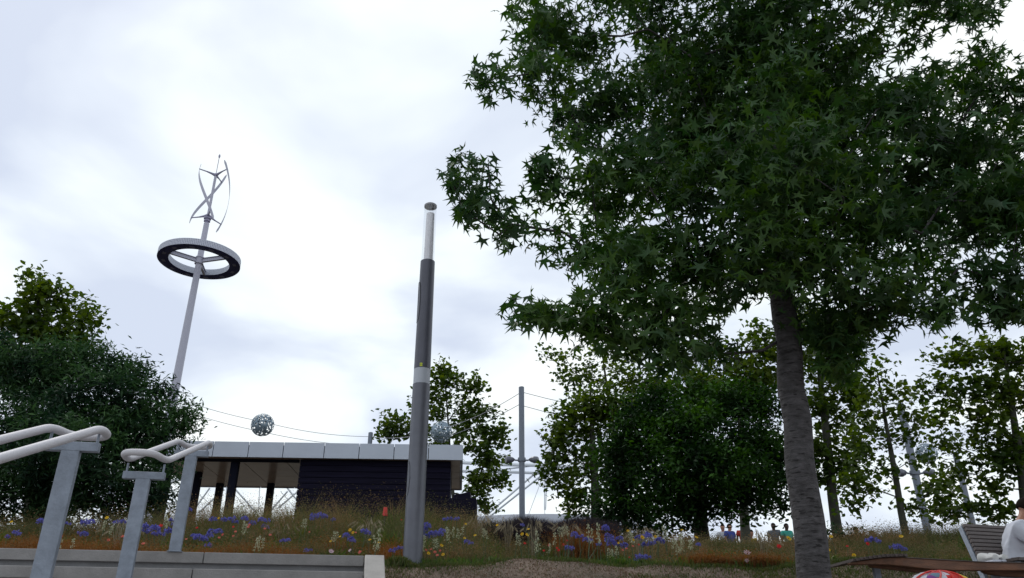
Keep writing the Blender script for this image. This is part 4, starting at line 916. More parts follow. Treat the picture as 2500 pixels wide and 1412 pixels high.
# ------------------------------------------------------------------ flowers
def fmat(n, c, **k): return leaf_mat(n, c, .6, .35, spec=.2, **k)
M['blue'] = fmat('agapanthus_blue', [(.11, .10, .32), (.18, .165, .43), (.30, .28, .58)])
M['white'] = fmat('cream_petal', [(.30, .34, .20), (.44, .46, .34), (.55, .56, .46)])
M['redf'] = fmat('red_petal', [(.42, .03, .02), (.55, .08, .05), (.5, .04, .06)])
M['pinkf'] = fmat('coral_petal', [(.55, .16, .12), (.6, .22, .16), (.5, .12, .10)])
M['yel'] = fmat('yellow_petal', [(.60, .40, .02), (.66, .48, .03), (.60, .30, .02)])
M['pale_pink'] = fmat('pale_pink_petal', [(.50, .36, .40), (.60, .46, .50)])
M['stem'] = mat('green_stem', (.05, .085, .03), .6)
fpetal = np.array([(0, 0, 0), (.25, .5, .05), (0, 1, .15), (-.25, .5, .05)]); fT = np.array([(0, 1, 2), (0, 2, 3)])
def look(dirs):
    dirs = dirs/np.linalg.norm(dirs, axis=1)[:, None]; h = rng.normal(size=dirs.shape); nn = np.cross(dirs, h); nn /= np.linalg.norm(nn, axis=1)[:, None]
    return np.stack([np.cross(dirs, nn), dirs, nn], 2)
def umbel_mesh(seed):
    n = 34; d = rng.normal(size=(n, 3)); d[:, 2] = np.abs(d[:, 2])*.9-.25; d /= np.linalg.norm(d, axis=1)[:, None]
    P = d*.55; P = np.repeat(P, 4, 0); D = np.repeat(d, 4, 0)+rng.normal(size=(n*4, 3))*.45
    V, T = leaf_cloud(P, (fpetal, fT), .42, look(D), .2)
    # pedicels
    V2, T2 = tubes(np.zeros((n, 3))+np.array([0, 0, -.1]), d*.6, np.full(n, .012), np.full(n, .010), 3)
    return tri_mesh('flower_head', np.concatenate([V, V2]), np.concatenate([T, T2+len(V)]), M['blue'])
UM = [umbel_mesh(i) for i in range(4)]
def stem_mesh(b, t, r=.004):
    m_ = b.lerp(t, .55)+Vector((random.uniform(-.03, .03), random.uniform(-.03, .03), 0)); return MB().tube([b, m_, t], [r*1.3, r, r*.8], 5)
def yof(py): return float(np.interp(py, [1245, 1270, 1300, 1345, 1370], [12, 11, 9.8, 8.75, 8.5]))
def strap_leaves(mb, c, n, L_):
    for i in range(n):
        a = random.uniform(0, 6.28); d = Vector((math.cos(a), math.sin(a), 0)); s_ = Vector((-d.y, d.x, 0))*.009; l = L_*random.uniform(.6, 1)
        p0 = c+d*.02; p1 = c+d*l*.25+UZ*l*.6; p2 = c+d*l*.75+UZ*l*.65
        mb.add([p0-s_, p0+s_, p1+s_, p1-s_, p2], [(0, 1, 2, 3), (3, 2, 4)])
def agap(label, heads):
    px0 = sum(h[0] for h in heads)/len(heads); py0 = sum(h[1] for h in heads)/len(heads); Yc = yof(py0)
    c = W(px0, py0, Yc); c.z = g(Yc)
    root = empty('agapanthus', c, label, 'flowering plant', 'blue agapanthus clumps in the bed')
    lv = MB(); strap_leaves(lv, c, 16, max(.14, min(.4, (W(px0, py0, Yc).z-c.z)*.8))); lv.build('leaf_blades', M['green'], root)
    for px, py, r in heads:
        Yh = Yc+random.uniform(-.18, .18); p = W(px, py, Yh); b = Vector((c.x+random.gauss(0, .04)+(p.x-c.x)*.4, c.y+random.gauss(0, .04), c.z)); b.z = g(b.y)-.01
        if p.z < b.z+.1: p.z = b.z+.1
        stem_mesh(b, p).build('stem', M['stem'], root, True)
        o = bpy.data.objects.new('flower_head', random.choice(UM)); COL.objects.link(o); o.parent = root; o.location = p-root.location
        k = r*MPP(px, py, Yh)*.90; o.scale = (k, k, k*.85); o.rotation_euler = (random.uniform(-.2, .2), random.uniform(-.2, .2), random.uniform(0, 6))
AG = [('small blue agapanthus in the bronze grass at the far left edge', [(40, 1303, 14), (18, 1312, 9)]),
 ('blue agapanthus just left of the nearest handrail post', [(100, 1275, 14), (112, 1288, 12), (165, 1280, 10)]),
 ('blue agapanthus with round heads between the two front handrail posts', [(208, 1277, 16), (222, 1276, 12), (205, 1306, 13), (195, 1302, 9)]),
 ('faint blue agapanthus heads touching the left side of the middle handrail post', [(285, 1277, 12), (300, 1275, 10)]),
 ('large blue agapanthus clump right of the middle handrail post', [(360, 1288, 17), (375, 1293, 20), (392, 1305, 14), (412, 1298, 15), (355, 1298, 12), (378, 1306, 12)]),
 ('blue agapanthus heads right beside the rear handrail post near its middle', [(420, 1272, 12), (425, 1280, 10), (462, 1245, 9)]),
 ('row of small blue agapanthus heads below the open bay of the pavilion', [(520, 1269, 12), (547, 1270, 11), (566, 1267, 12), (574, 1276, 11), (597, 1268, 12), (616, 1279, 12), (640, 1270, 13), (652, 1272, 11), (648, 1287, 12)]),
 ('vivid blue agapanthus clump right of the rear handrail post foot', [(483, 1314, 15), (497, 1318, 14), (472, 1310, 10), (520, 1300, 16), (535, 1298, 12), (512, 1309, 12), (508, 1333, 12)]),
 ('blue agapanthus pair in front of the left end of the boarded wall', [(768, 1261, 14), (783, 1259, 13), (792, 1263, 11), (762, 1268, 9), (814, 1270, 9)]),
 ('lavender agapanthus heads low in the orange grass above the steps', [(690, 1321, 10), (703, 1320, 9), (748, 1346, 10), (757, 1344, 8)]),
 ('blue agapanthus below the middle of the boarded wall', [(890, 1298, 13), (897, 1303, 11), (845, 1309, 12), (856, 1318, 12), (862, 1322, 9)]),
 ('low blue agapanthus touching the left side of the lamp column foot', [(957, 1346, 10), (968, 1341, 10), (977, 1338, 9)]),
 ('bright blue agapanthus cluster right beside the lamp column', [(1042, 1285, 14), (1036, 1294, 13), (1040, 1312, 14), (1055, 1306, 14), (1064, 1303, 11), (1080, 1298, 13), (1075, 1305, 11), (1030, 1300, 11)]),
 ('pale blue agapanthus heads high on the bank under the pavilion corner', [(1088, 1268, 10), (1098, 1267, 9), (1115, 1268, 10)]),
 ('small lilac agapanthus in the brown grass right of the lamp column', [(1140, 1323, 10), (1150, 1328, 9)]),
 ('blue agapanthus left of the tall cream spires at centre', [(1402, 1306, 12), (1415, 1312, 14), (1430, 1318, 12), (1440, 1321, 11), (1388, 1340, 13), (1395, 1339, 10), (1462, 1330, 10), (1275, 1283, 8)]),
 ('biggest blue agapanthus cluster in front of the evergreen tree', [(1488, 1318, 17), (1493, 1328, 16), (1512, 1316, 12), (1508, 1332, 12), (1524, 1333, 13), (1478, 1290, 13), (1482, 1294, 10), (1485, 1309, 12)]),
 ('blue agapanthus under the middle of the evergreen tree', [(1560, 1315, 13), (1578, 1308, 13), (1592, 1327, 13), (1575, 1331, 12), (1612, 1322, 15), (1584, 1310, 11)]),
 ('low blue agapanthus at the lawn edge in front of the evergreen tree', [(1560, 1360, 13), (1573, 1362, 13), (1582, 1361, 10), (1554, 1367, 8)]),
 ('tiny single blue agapanthus in the shade left of the sweetgum trunk', [(1705, 1331, 9)]),
 ('blue agapanthus right of the sweetgum trunk above the bench end', [(2120, 1321, 12), (2132, 1319, 14), (2145, 1323, 9)]),
 ('blue agapanthus right above the wooden bench seat', [(2180, 1336, 12), (2193, 1338, 14), (2208, 1343, 10)])]
for l, h in AG: agap(l, h)
# cream flower spires
def spire_mesh():
    n = 26; z = rng.random(n)**.9; a = rng.uniform(0, 6.28, n); r = .16*(1-.55*z)
    P = np.stack([r*np.cos(a), r*np.sin(a), z], 1); P = np.repeat(P, 3, 0); D = np.repeat(np.stack([np.cos(a)*.6, np.sin(a)*.6, -1+0*z], 1), 3, 0)+rng.normal(size=(n*3, 3))*.4
    V, T = leaf_cloud(P, (fpetal, fT), .11, look(D), .2)
    V2, T2 = tubes([[0, 0, -.05]], [[0, 0, 1.02]], [.02], [.01], 4)
    return tri_mesh('flower_spike', np.concatenate([V, V2]), np.concatenate([T, T2+len(V)]), M['white'])
SPM = [spire_mesh() for _ in range(3)]
def spire(label, spikes):
    px0 = sum(h[0] for h in spikes)/len(spikes); pyb = max(h[2] for h in spikes); Yc = yof(pyb)
    c = W(px0, pyb, Yc); c.z = g(Yc)
    root = empty('cream_spire_plant', c, label, 'flowering plant', 'cream flower spires in the bed')
    lv = MB(); strap_leaves(lv, c, 12, .22); lv.build('leaf_blades', M['green'], root)
    for px, pt, pb in spikes:
        Yh = Yc+random.uniform(-.1, .1); T_ = W(px, pt, Yh); B_ = W(px, pb, Yh)
        b = Vector((T_.x, Yh, g(Yh)))
        if B_.z < b.z: B_.z = b.z+.02
        stem_mesh(b, B_).build('stem', M['stem'], root, True)
        o = bpy.data.objects.new('flower_spike', random.choice(SPM)); COL.objects.link(o); o.parent = root; o.location = B_-root.location
        k = max(.1, T_.z-B_.z); o.scale = (max(k*.6, .11), max(k*.6, .11), k); o.rotation_euler = (random.uniform(-.12, .12), random.uniform(-.12, .12), random.uniform(0, 6))
SPI = [('cream flower spire right of the middle handrail post', [(402, 1255, 1288), (408, 1265, 1290)]),
 ('faint cream flower spire between the two front handrail posts', [(253, 1270, 1295), (268, 1290, 1305)]),
 ('short cream spires peeping over the step edge between the front posts', [(143, 1328, 1338), (177, 1326, 1338)]),
 ('cream spires in the orange grass near the steps, left of centre', [(622, 1310, 1345), (630, 1306, 1345), (640, 1312, 1340)]),
 ('cream spires beneath the thick pavilion column', [(592, 1270, 1305), (600, 1278, 1300), (588, 1240, 1255)]),
 ('cream spire in front of the left end of the boarded wall', [(745, 1266, 1290), (738, 1272, 1288)]),
 ('tall cream spire midway between steps corner and boarded wall', [(920, 1290, 1340), (916, 1305, 1345), (923, 1312, 1342)]),
 ('cream spire touching the right side of the lamp column', [(1031, 1305, 1345), (1034, 1315, 1335)]),
 ('loose cream flower clump right of the bright blue cluster', [(1090, 1285, 1320), (1105, 1285, 1312), (1118, 1290, 1315), (1098, 1290, 1325), (1128, 1292, 1308)]),
 ('slim cream spire standing alone below the floodlight mast', [(1315, 1292, 1345), (1309, 1320, 1350)]),
 ('cream tufts left of the tall pair of spires', [(1355, 1300, 1330), (1366, 1288, 1310), (1374, 1285, 1310), (1386, 1290, 1308), (1340, 1330, 1350)]),
 ('tallest cream spires in front of the thin trunked plane tree', [(1438, 1278, 1325), (1446, 1290, 1330), (1460, 1276, 1325), (1463, 1300, 1328)]),
 ('cream spires in front of the evergreen, left of the broad clump', [(1606, 1294, 1315), (1621, 1283, 1315), (1627, 1296, 1316)]),
 ('broad cream spire clump in front of the evergreen tree', [(1662, 1302, 1350), (1654, 1318, 1355), (1668, 1315, 1345), (1644, 1315, 1340)]),
 ('single cream spire right of the broad cream clump', [(1685, 1318, 1342), (1689, 1330, 1340)]),
 ('low cream bells near the lawn edge under the blue heads', [(1488, 1345, 1362), (1497, 1340, 1365), (1506, 1345, 1355)]),
 ('cream bells growing just right of the sweetgum trunk', [(2026, 1352, 1375), (2034, 1362, 1385), (2040, 1368, 1388)])]
SPI += [('cream spire left of the big blue clump, behind the middle handrail post', [(335, 1262, 1290), (342, 1270, 1292)]),
 ('short cream spires between the blue heads and the steps corner', [(812, 1296, 1322), (820, 1300, 1320)]),
 ('cream spire above the coral patch right of the lamp column', [(1062, 1318, 1338), (1068, 1322, 1338)]),
 ('faint cream spires below the dark counter', [(1180, 1290, 1312), (1188, 1296, 1316)]),
 ('cream spire pair left of the lone slim spire', [(1262, 1300, 1330), (1270, 1306, 1332)]),
 ('cream spire between the biggest blue cluster and the evergreen blue heads', [(1538, 1296, 1326), (1545, 1302, 1328)])]
for l, h in SPI: spire(l, h)
# small single flowers
def daisy_mesh(m_, nm, cup=.2, np_=9):
    a = np.arange(np_)*2*math.pi/np_; D = np.stack([np.cos(a), np.sin(a), np.full(np_, cup)], 1); nn = np.tile(np.array([[0, 0, 1.]]), (np_, 1))
    D /= np.linalg.norm(D, axis=1)[:, None]; X = np.cross(D, nn); X /= np.linalg.norm(X, axis=1)[:, None]
    R_ = np.stack([X, D, np.cross(X, D)], 2); V, T = leaf_cloud(np.zeros((np_, 3)), (fpetal*np.array([1.5, 1, 1]), fT), 1, R_, .05)
    return tri_mesh('petals', V, T, m_)
DM = {'yel': daisy_mesh(M['yel'], 'p'), 'redf': daisy_mesh(M['redf'], 'p', .8, 6), 'pinkf': daisy_mesh(M['pinkf'], 'p', .6, 6), 'pale_pink': daisy_mesh(M['pale_pink'], 'p', .35, 8)}
ctr = MB().lathe((0, 0, 0), [(.001, .12), (.16, .1), (.22, .02), (.15, -.06), (.001, -.08)], 8).mesh('flower_centre'); ctr.materials.append(mat('dark_centre', (.05, .03, .02), .8))
def flower(px, py, r, kind, label, group):
    Y = yof(py)+random.uniform(-.15, .1); p = W(px, py, Y); zg = g(Y)
    if p.z < zg+.05: p.z = zg+.05
    b = Vector((p.x+random.uniform(-.02, .02), Y, zg-.01)); root = empty('wild_flower', b, label, 'flower', group)
    stem_mesh(b, p, .0025).build('stem', M['stem'], root)
    k = r*MPP(px, py, Y)
    e_ = (math.radians(random.uniform(35, 75)), 0, random.uniform(-.5, .5))
    for nm, me_ in (('petals', DM[kind]), ('flower_centre', ctr)):
        o = bpy.data.objects.new(nm, me_); COL.objects.link(o); o.parent = root; o.location = p-root.location; o.scale = (k, k, k); o.rotation_euler = e_
zones = [(-50, 440, 'left of the rear handrail post'), (440, 985, 'between the rear handrail post and the lamp column'), (985, 1270, 'between the lamp column and the floodlight mast'), (1270, 1945, 'between the floodlight mast and the sweetgum trunk'), (1945, 2500, 'right of the sweetgum trunk')]
used_l = set()
ANC = [(60, 1310, 'the bronze grass at the far left'), (140, 1300, 'the nearest handrail post'), (208, 1285, 'the blue heads between the front posts'), (320, 1300, 'the middle handrail post'), (378, 1295, 'the large blue clump by the middle post'),
       (435, 1300, 'the rear handrail post'), (505, 1312, 'the vivid blue clump near the rear post'), (580, 1272, 'the row of blue heads under the open bay'), (630, 1325, 'the cream spires in orange grass'), (697, 1320, 'the lavender heads by the steps'),
       (780, 1262, 'the blue pair below the boarded wall'), (860, 1310, 'the blue heads below mid wall'), (920, 1318, 'the tall cream spire left of the lamp'), (968, 1342, 'the low blue heads at the lamp foot'), (1055, 1300, 'the bright blue cluster beside the lamp'), (1060, 1345, 'the coral patch right of the lamp foot'),
       (1105, 1300, 'the loose cream clump'), (1145, 1326, 'the small lilac heads'), (1273, 1262, 'the foot of the floodlight mast'), (1315, 1318, 'the lone slim cream spire'), (1365, 1300, 'the cream tufts at centre'), (1415, 1320, 'the blue heads left of the tall spires'), (1450, 1300, 'the tallest cream spires'),
       (1500, 1318, 'the biggest blue cluster'), (1580, 1320, 'the blue heads under the evergreen'), (1570, 1361, 'the low blue heads at the lawn edge'), (1615, 1303, 'the left cream spires by the evergreen'), (1662, 1325, 'the broad cream spire clump'), (1705, 1331, 'the tiny single blue head'), (1780, 1360, 'the bronze grass by the sweetgum'), (1900, 1330, 'the left side of the sweetgum trunk'),
       (2034, 1365, 'the cream bells by the trunk'), (2130, 1320, 'the upper blue head above the bench'), (2193, 1340, 'the blue head right above the bench')]
def near(px, py):
    a = min(ANC, key=lambda q: math.hypot(q[0]-px, (q[1]-py)*1.2)); dx_, dy_ = px-a[0], py-a[1]
    if abs(dx_) < 9 and abs(dy_) < 9: d = 'right in front of'
    elif abs(dx_) > 2*abs(dy_): d = 'right of' if dx_ > 0 else 'left of'
    elif abs(dy_) > 2*abs(dx_): d = 'below' if dy_ > 0 else 'above'
    else: d = ('lower' if dy_ > 0 else 'upper')+(' right of' if dx_ > 0 else ' left of')
    return d, a[2]
def flabel(kind, px, py):
    d, a = near(px, py)
    for q in ('', 'just ', 'slightly farther ', 'also '):
        l = '%s %s%s %s' % (kind, q, d, a)
        if l not in used_l: break
    used_l.add(l); return l
FL = {'yel': [(261, 1265, 6), (28, 1275, 5), (534, 1266, 4), (855, 1295, 6), (862, 1301, 5), (903, 1319, 5), (925, 1326, 5), (807, 1323, 5), (830, 1311, 4), (1078, 1333, 6), (1046, 1352, 6), (1082, 1355, 6), (1134, 1315, 5), (1160, 1308, 5), (1214, 1283, 5), (1137, 1280, 4), (1275, 1305, 6), (1287, 1307, 7), (1290, 1293, 5), (1568, 1313, 7), (1600, 1311, 5), (1546, 1319, 4), (1510, 1327, 4), (2085, 1357, 7), (2029, 1311, 6), (2200, 1311, 7), (2022, 1343, 7), (1533, 1297, 5), (1700, 1313, 6), (1665, 1295, 5), (1925, 1316, 9)],
 'redf': [(393, 1287, 9), (482, 1291, 6), (450, 1295, 5), (570, 1288, 5), (1281, 1329, 6), (1341, 1333, 6), (1375, 1331, 6), (1365, 1345, 6), (1328, 1347, 6), (1360, 1340, 5), (1385, 1322, 5), (1537, 1363, 5), (1902, 1337, 10), (2117, 1330, 8), (2069, 1336, 6), (1560, 1332, 5), (980, 1270, 3)],
 'pinkf': [(300, 1312, 7), (350, 1330, 8), (455, 1318, 5), (535, 1315, 6), (545, 1307, 6), (610, 1283, 6), (647, 1293, 6), (660, 1308, 6), (575, 1300, 6), (606, 1289, 6), (570, 1310, 5), (880, 1350, 8), (868, 1302, 5), (1062, 1350, 7), (1053, 1343, 6), (1068, 1358, 7), (1040, 1345, 5), (1075, 1346, 5), (1545, 1335, 5), (1530, 1341, 5), (1520, 1345, 5), (755, 1300, 4), (150, 1313, 7), (265, 1320, 6)],
 'pale_pink': [(1824, 1352, 12), (1800, 1381, 9), (808, 1348, 9), (1823, 1370, 8), (855, 1345, 6)]}
LB = {'yel': ('yellow daisy', 'yellow daisies in the bed'), 'redf': ('deep red flower', 'red flowers in the bed'), 'pinkf': ('coral pink flower', 'coral flowers in the bed'), 'pale_pink': ('pale pink open poppy', 'pale pink poppies')}
for k, lst in FL.items():
    for px, py, r in lst: flower(px, py, r*.88, k, flabel(LB[k][0], px, py), LB[k][1])

# ------------------------------------------------------------------ red marker, bench, shoes, blanket
c = W(940, 1257, 12.0); zt1 = W(940, 1239, 12.0).z
mk = empty('red_marker_cone', (c.x, c.y, g(12.0)), 'small red marker cone poking out of the grass in front of the boarded wall', 'marker cone')
MB().lathe((c.x, c.y, 0), [(.001, g(12.0)), (.009, g(12.0)), (.009, c.z-.02), (.001, c.z-.02)], 8).build('stake', M['wood'], mk)
MB().lathe((c.x, c.y, 0), [(.001, c.z-.02), (.040, c.z-.02), (.028, zt1-.01), (.026, zt1), (.001, zt1)], 12).build('cone', M['red'], mk, True)
bench = empty('curved_bench', W(2300, 1400, 6.6), 'long low curved brown timber bench at lower right, slat ends showing at its left', 'bench')
# front beam: follows a gentle wave
def sheet_beam(pts_top, pts_bot, Y0f, thick, name, m):
    n_ = len(pts_top); vs = []
    for (a, b), (c_, d_) in zip(pts_top, pts_bot):
        y0 = Y0f(a); t_ = W(a, b, y0); bt = W(c_, d_, y0)
        vs += [t_, bt, bt+Vector((0, thick, 0)), t_+Vector((0, thick, 0))]
    fs_ = []
    for i in range(n_-1):
        for k in range(4): fs_.append((i*4+k, i*4+(k+1) % 4, i*4+4+(k+1) % 4, i*4+4+k))
    fs_ += [(3, 2, 1, 0), tuple((n_-1)*4+k for k in range(4))]
    mb = MB(); mb.add(vs, fs_); return mb.build(name, m, bench, bevel=.006)
yb = lambda px: float(np.interp(px, [2060, 2200, 2500, 2800], [7.05, 6.75, 6.6, 6.5]))
sheet_beam([(2075, 1374), (2120, 1367), (2160, 1362), (2200, 1361), (2260, 1364), (2330, 1368), (2400, 1372), (2500, 1374), (2640, 1376), (2800, 1380)],
           [(2078, 1379), (2122, 1378), (2165, 1379), (2205, 1382), (2262, 1389), (2335, 1393), (2405, 1393), (2500, 1393), (2640, 1398), (2800, 1404)], yb, .07, 'front_beam', M['wood_beam'])
# carved lower rail under the beam
sheet_beam([(2122, 1379.5), (2165, 1380.5), (2205, 1383.5), (2262, 1390.5), (2335, 1394.5)], [(2130, 1385), (2165, 1389), (2205, 1393), (2262, 1400), (2335, 1402)], lambda p: yb(p)+.12, .06, 'under_rail', M['wood_beam'])
sheet_beam([(2400, 1394), (2450, 1394.5), (2500, 1394.5), (2640, 1399)], [(2410, 1400), (2450, 1407), (2500, 1409), (2640, 1412)], lambda p: yb(p)+.12, .06, 'under_rail', M['wood_beam'])
for i in range(60):                                       # seat slats across the beam
    px = 2082+i*10.5; 
    if px > 2212: break
    py = float(np.interp(px, [2075, 2120, 2160, 2200, 2260, 2330, 2400, 2500, 2800], [1374, 1367, 1362, 1361, 1364, 1368, 1372, 1374, 1380])); y0 = yb(px); p = W(px, py, y0)
    MB().box((p.x, p.y+.24, p.z+.014), .026, .56, .022).build('seat_slat', M['wood'], bench)
for px in (2138, 2425, 2650):
    p = W(px, 1385, yb(px)+.3); MB().box((p.x, p.y, (p.z+g(p.y))/2-.05), .05, .05, p.z-g(p.y)+.1).build('leg', M['galv'], bench)
tops = [(2212, 1360.5), (2260, 1363), (2330, 1367), (2400, 1371), (2500, 1373), (2640, 1375), (2800, 1379)]
for k in range(4):                                        # long boards along the rest of the seat
    sheet_beam([(a, b) for a, b in tops], [(a, b+2.2) for a, b in tops], lambda p, k=k: yb(p)-.01+k*.13, .115, 'seat_board', M['wood'])
# reclining back with horizontal slats
bb = empty('slatted_backrest_bench', W(2420, 1375, 7.7), 'slatted grey wooden bench with a high sloping back, behind the seated person', 'bench')
TL, TR, BL, BR = W(2352, 1278, 7.75), W(2560, 1290, 8.15), W(2402, 1385, 7.3), W(2610, 1392, 7.7)
ns_ = 11
for i in range(ns_):
    t0, t1 = i/ns_+.006, (i+1)/ns_-.016
    a, b, c_, d_ = TL.lerp(BL, t0), TR.lerp(BR, t0), TR.lerp(BR, t1), TL.lerp(BL, t1)
    nrm = (b-a).cross(d_-a).normalized(); 
    if nrm.y > 0: nrm = -nrm
    MB().hexa([a, b, c_, d_], [p-nrm*.028 for p in (a, b, c_, d_)]).build('back_slat', M['wood'], bb, bevel=.003)
nrm = (TR-TL).cross(BL-TL).normalized(); nrm = nrm if nrm.y < 0 else -nrm
ex = (TR-TL).normalized()
for t_ in (-.01, .55):
    a, b = TL+(TR-TL)*t_-nrm*.03, BL+(BR-BL)*t_-nrm*.03
    b2 = b+(b-a)*.5
    MB().hexa([a, a+ex*.035, b2+ex*.035, b2], [p-nrm*.05 for p in (a, a+ex*.035, b2+ex*.035, b2)]).build('frame_strut', M['galv'], bb)
zseat = W(2450, 1372, 7.3).z
for k in range(6):
    q = BL+(BR-BL)*.5+Vector((0, -.06-.085*k, 0)); MB().box((q.x, q.y, zseat-.02), (BR-BL).length, .07, .024, ((BR-BL).normalized(), UZ.cross((BR-BL).normalized()), UZ)).build('seat_slat', M['wood'], bb)
for t_ in (.05, .9):
    q = BL+(BR-BL)*t_+Vector((0, -.25, 0)); MB().box((q.x, q.y, (zseat-.03+g(q.y))/2), .05, .4, zseat-.03-g(q.y)).build('leg', M['galv'], bb)
# pair of white trainers
sh = empty('white_trainers', W(2442, 1368, 6.95), 'pair of white trainers standing side by side on the bench', 'shoes')
for px in (2431, 2454):
    p = W(px, 1369, 6.95); mb = MB()
    secs = [(-.02, .010, .028, .0), (-.012, .028, .050, .0), (.02, .034, .052, .0), (.07, .036, .048, 0), (.13, .034, .075, 0), (.19, .032, .085, 0), (.235, .022, .080, 0)]
    base = 0; vs = []; fs = []
    for i, (yy, wd, hh, _) in enumerate(secs):
        for k in range(10):
            a = math.pi*2*k/10; vs.append((p.x+wd*math.cos(a), p.y+yy, p.z+hh/2+hh/2*math.sin(a)))
        if i:
            for k in range(10): fs.append(((i-1)*10+k, (i-1)*10+(k+1) % 10, i*10+(k+1) % 10, i*10+k))
    fs += [tuple(reversed(range(10))), tuple(range(60, 70))]
    mb.add(vs, fs); s_ = mb.build('shoe', M['white_cloth'], sh, True)
    MB().box((p.x, p.y+.1, p.z-.004), .07, .25, .018).build('sole', M['tee'], sh, bevel=.006)
# patterned bundle
bt = bpy.data.materials.new('patterned_cloth'); bt.use_nodes = True; t = bt.node_tree; b = t.nodes['Principled BSDF']; b.inputs['Roughness'].default_value = .85
co = t.nodes.new('ShaderNodeTexCoord'); vo = t.nodes.new('ShaderNodeTexVoronoi'); vo.inputs['Scale'].default_value = 15; t.links.new(co.outputs['Object'], vo.inputs['Vector'])
sx = t.nodes.new('ShaderNodeSeparateColor'); t.links.new(vo.outputs['Color'], sx.inputs[0]); r = t.nodes.new('ShaderNodeValToRGB'); r.color_ramp.interpolation = 'CONSTANT'; t.links.new(sx.outputs[0], r.inputs[0])
E = r.color_ramp.elements; E[0].position = 0; E[0].color = (.5, .015, .012, 1); E[1].position = .9; E[1].color = (.18, .05, .22, 1)
for p_, c_ in ((.3, (.5, .5, .55, 1)), (.5, (.55, .38, .03, 1)), (.6, (.12, .2, .26, 1)), (.74, (.5, .04, .015, 1)), (.83, (.55, .55, .5, 1))): q = E.new(p_); q.color = c_
t.links.new(r.outputs[0], b.inputs['Base Color'])
bp_ = W(2285, 1396, 6.2); R0 = .24
mb = MB(); nn_ = 40; vs = []; fs = []; rows = 14
for i in range(rows+1):
    ph = math.pi*i/rows
    for k in range(nn_):
        a = 2*math.pi*k/nn_; rr = 1+.05*math.sin(3*a+2*ph)+.03*math.sin(7*a+5*ph)+.02*math.sin(13*a)
        vs.append((bp_.x+R0*rr*math.sin(ph)*math.cos(a), bp_.y+.2*rr*math.sin(ph)*math.sin(a), bp_.z-.125+.125*rr*math.cos(ph)))
for i in range(rows):
    for k in range(nn_): fs.append((i*nn_+k, i*nn_+(k+1) % nn_, (i+1)*nn_+(k+1) % nn_, (i+1)*nn_+k))
mb.add(vs, fs); bo = mb.build('patterned_bundle', bt, None, True)
setp(bo, 'rounded bundle of red, white and yellow patterned cloth in front of the bench', 'cloth bundle')
st_ = MB()
for k in range(5):
    a0 = -.9+k*.45; pts = [(bp_.x+R0*1.01*math.sin(ph)*math.cos(a0+1.57+.3*ph), bp_.y+.203*math.sin(ph)*math.sin(-(a0+1.57+.3*ph)), bp_.z-.125+.13*math.cos(ph)) for ph in np.linspace(.15, 1.5, 8)]
    st_.tube(pts, .007, 5)
st_.build('red_trim', M['red'], bo, True)
# mount under the bundle: it rests on the slope
# ------------------------------------------------------------------ people
def skin_body(name, verts, edges, radii, m_, parent, root_i=0, lv=2, creases=False):
    me_ = bpy.data.meshes.new(name+'_cage'); me_.from_pydata([tuple(v) for v in verts], edges, []); o = bpy.data.objects.new(name, me_); COL.objects.link(o)
    md = o.modifiers.new('skin', 'SKIN'); sv_ = me_.skin_vertices[0].data
    for i, r_ in enumerate(radii):
        rr = r_ if hasattr(r_, '__len__') else (r_, r_); sv_[i].radius = rr; sv_[i].use_root = (i == root_i)
    md.use_smooth_shade = True; sb_ = o.modifiers.new('sub', 'SUBSURF'); sb_.levels = lv; sb_.render_levels = lv
    dg = bpy.context.evaluated_depsgraph_get(); dg.update(); ev = o.evaluated_get(dg); nm = bpy.data.meshes.new_from_object(ev)
    if creases:                                           # soft folds gathered at the waist and armpit
        for v in nm.vertices:
            p = v.co; f_ = math.sin(p.z*58+p.x*21+2.2*math.sin(p.y*16+p.z*7))*.5+math.sin(p.z*31-p.y*34+1.7*math.sin(p.x*19))*.5
            v.co = p+v.normal*(.0075*f_*(1.25-min(1, max(0, (p.z-.15)/.5))*.7))
    bpy.data.objects.remove(o); nm.name = name; nm.materials.clear(); nm.materials.append(m_); nm.shade_smooth()
    o2 = bpy.data.objects.new(name, nm); COL.objects.link(o2); o2.parent = parent; return o2
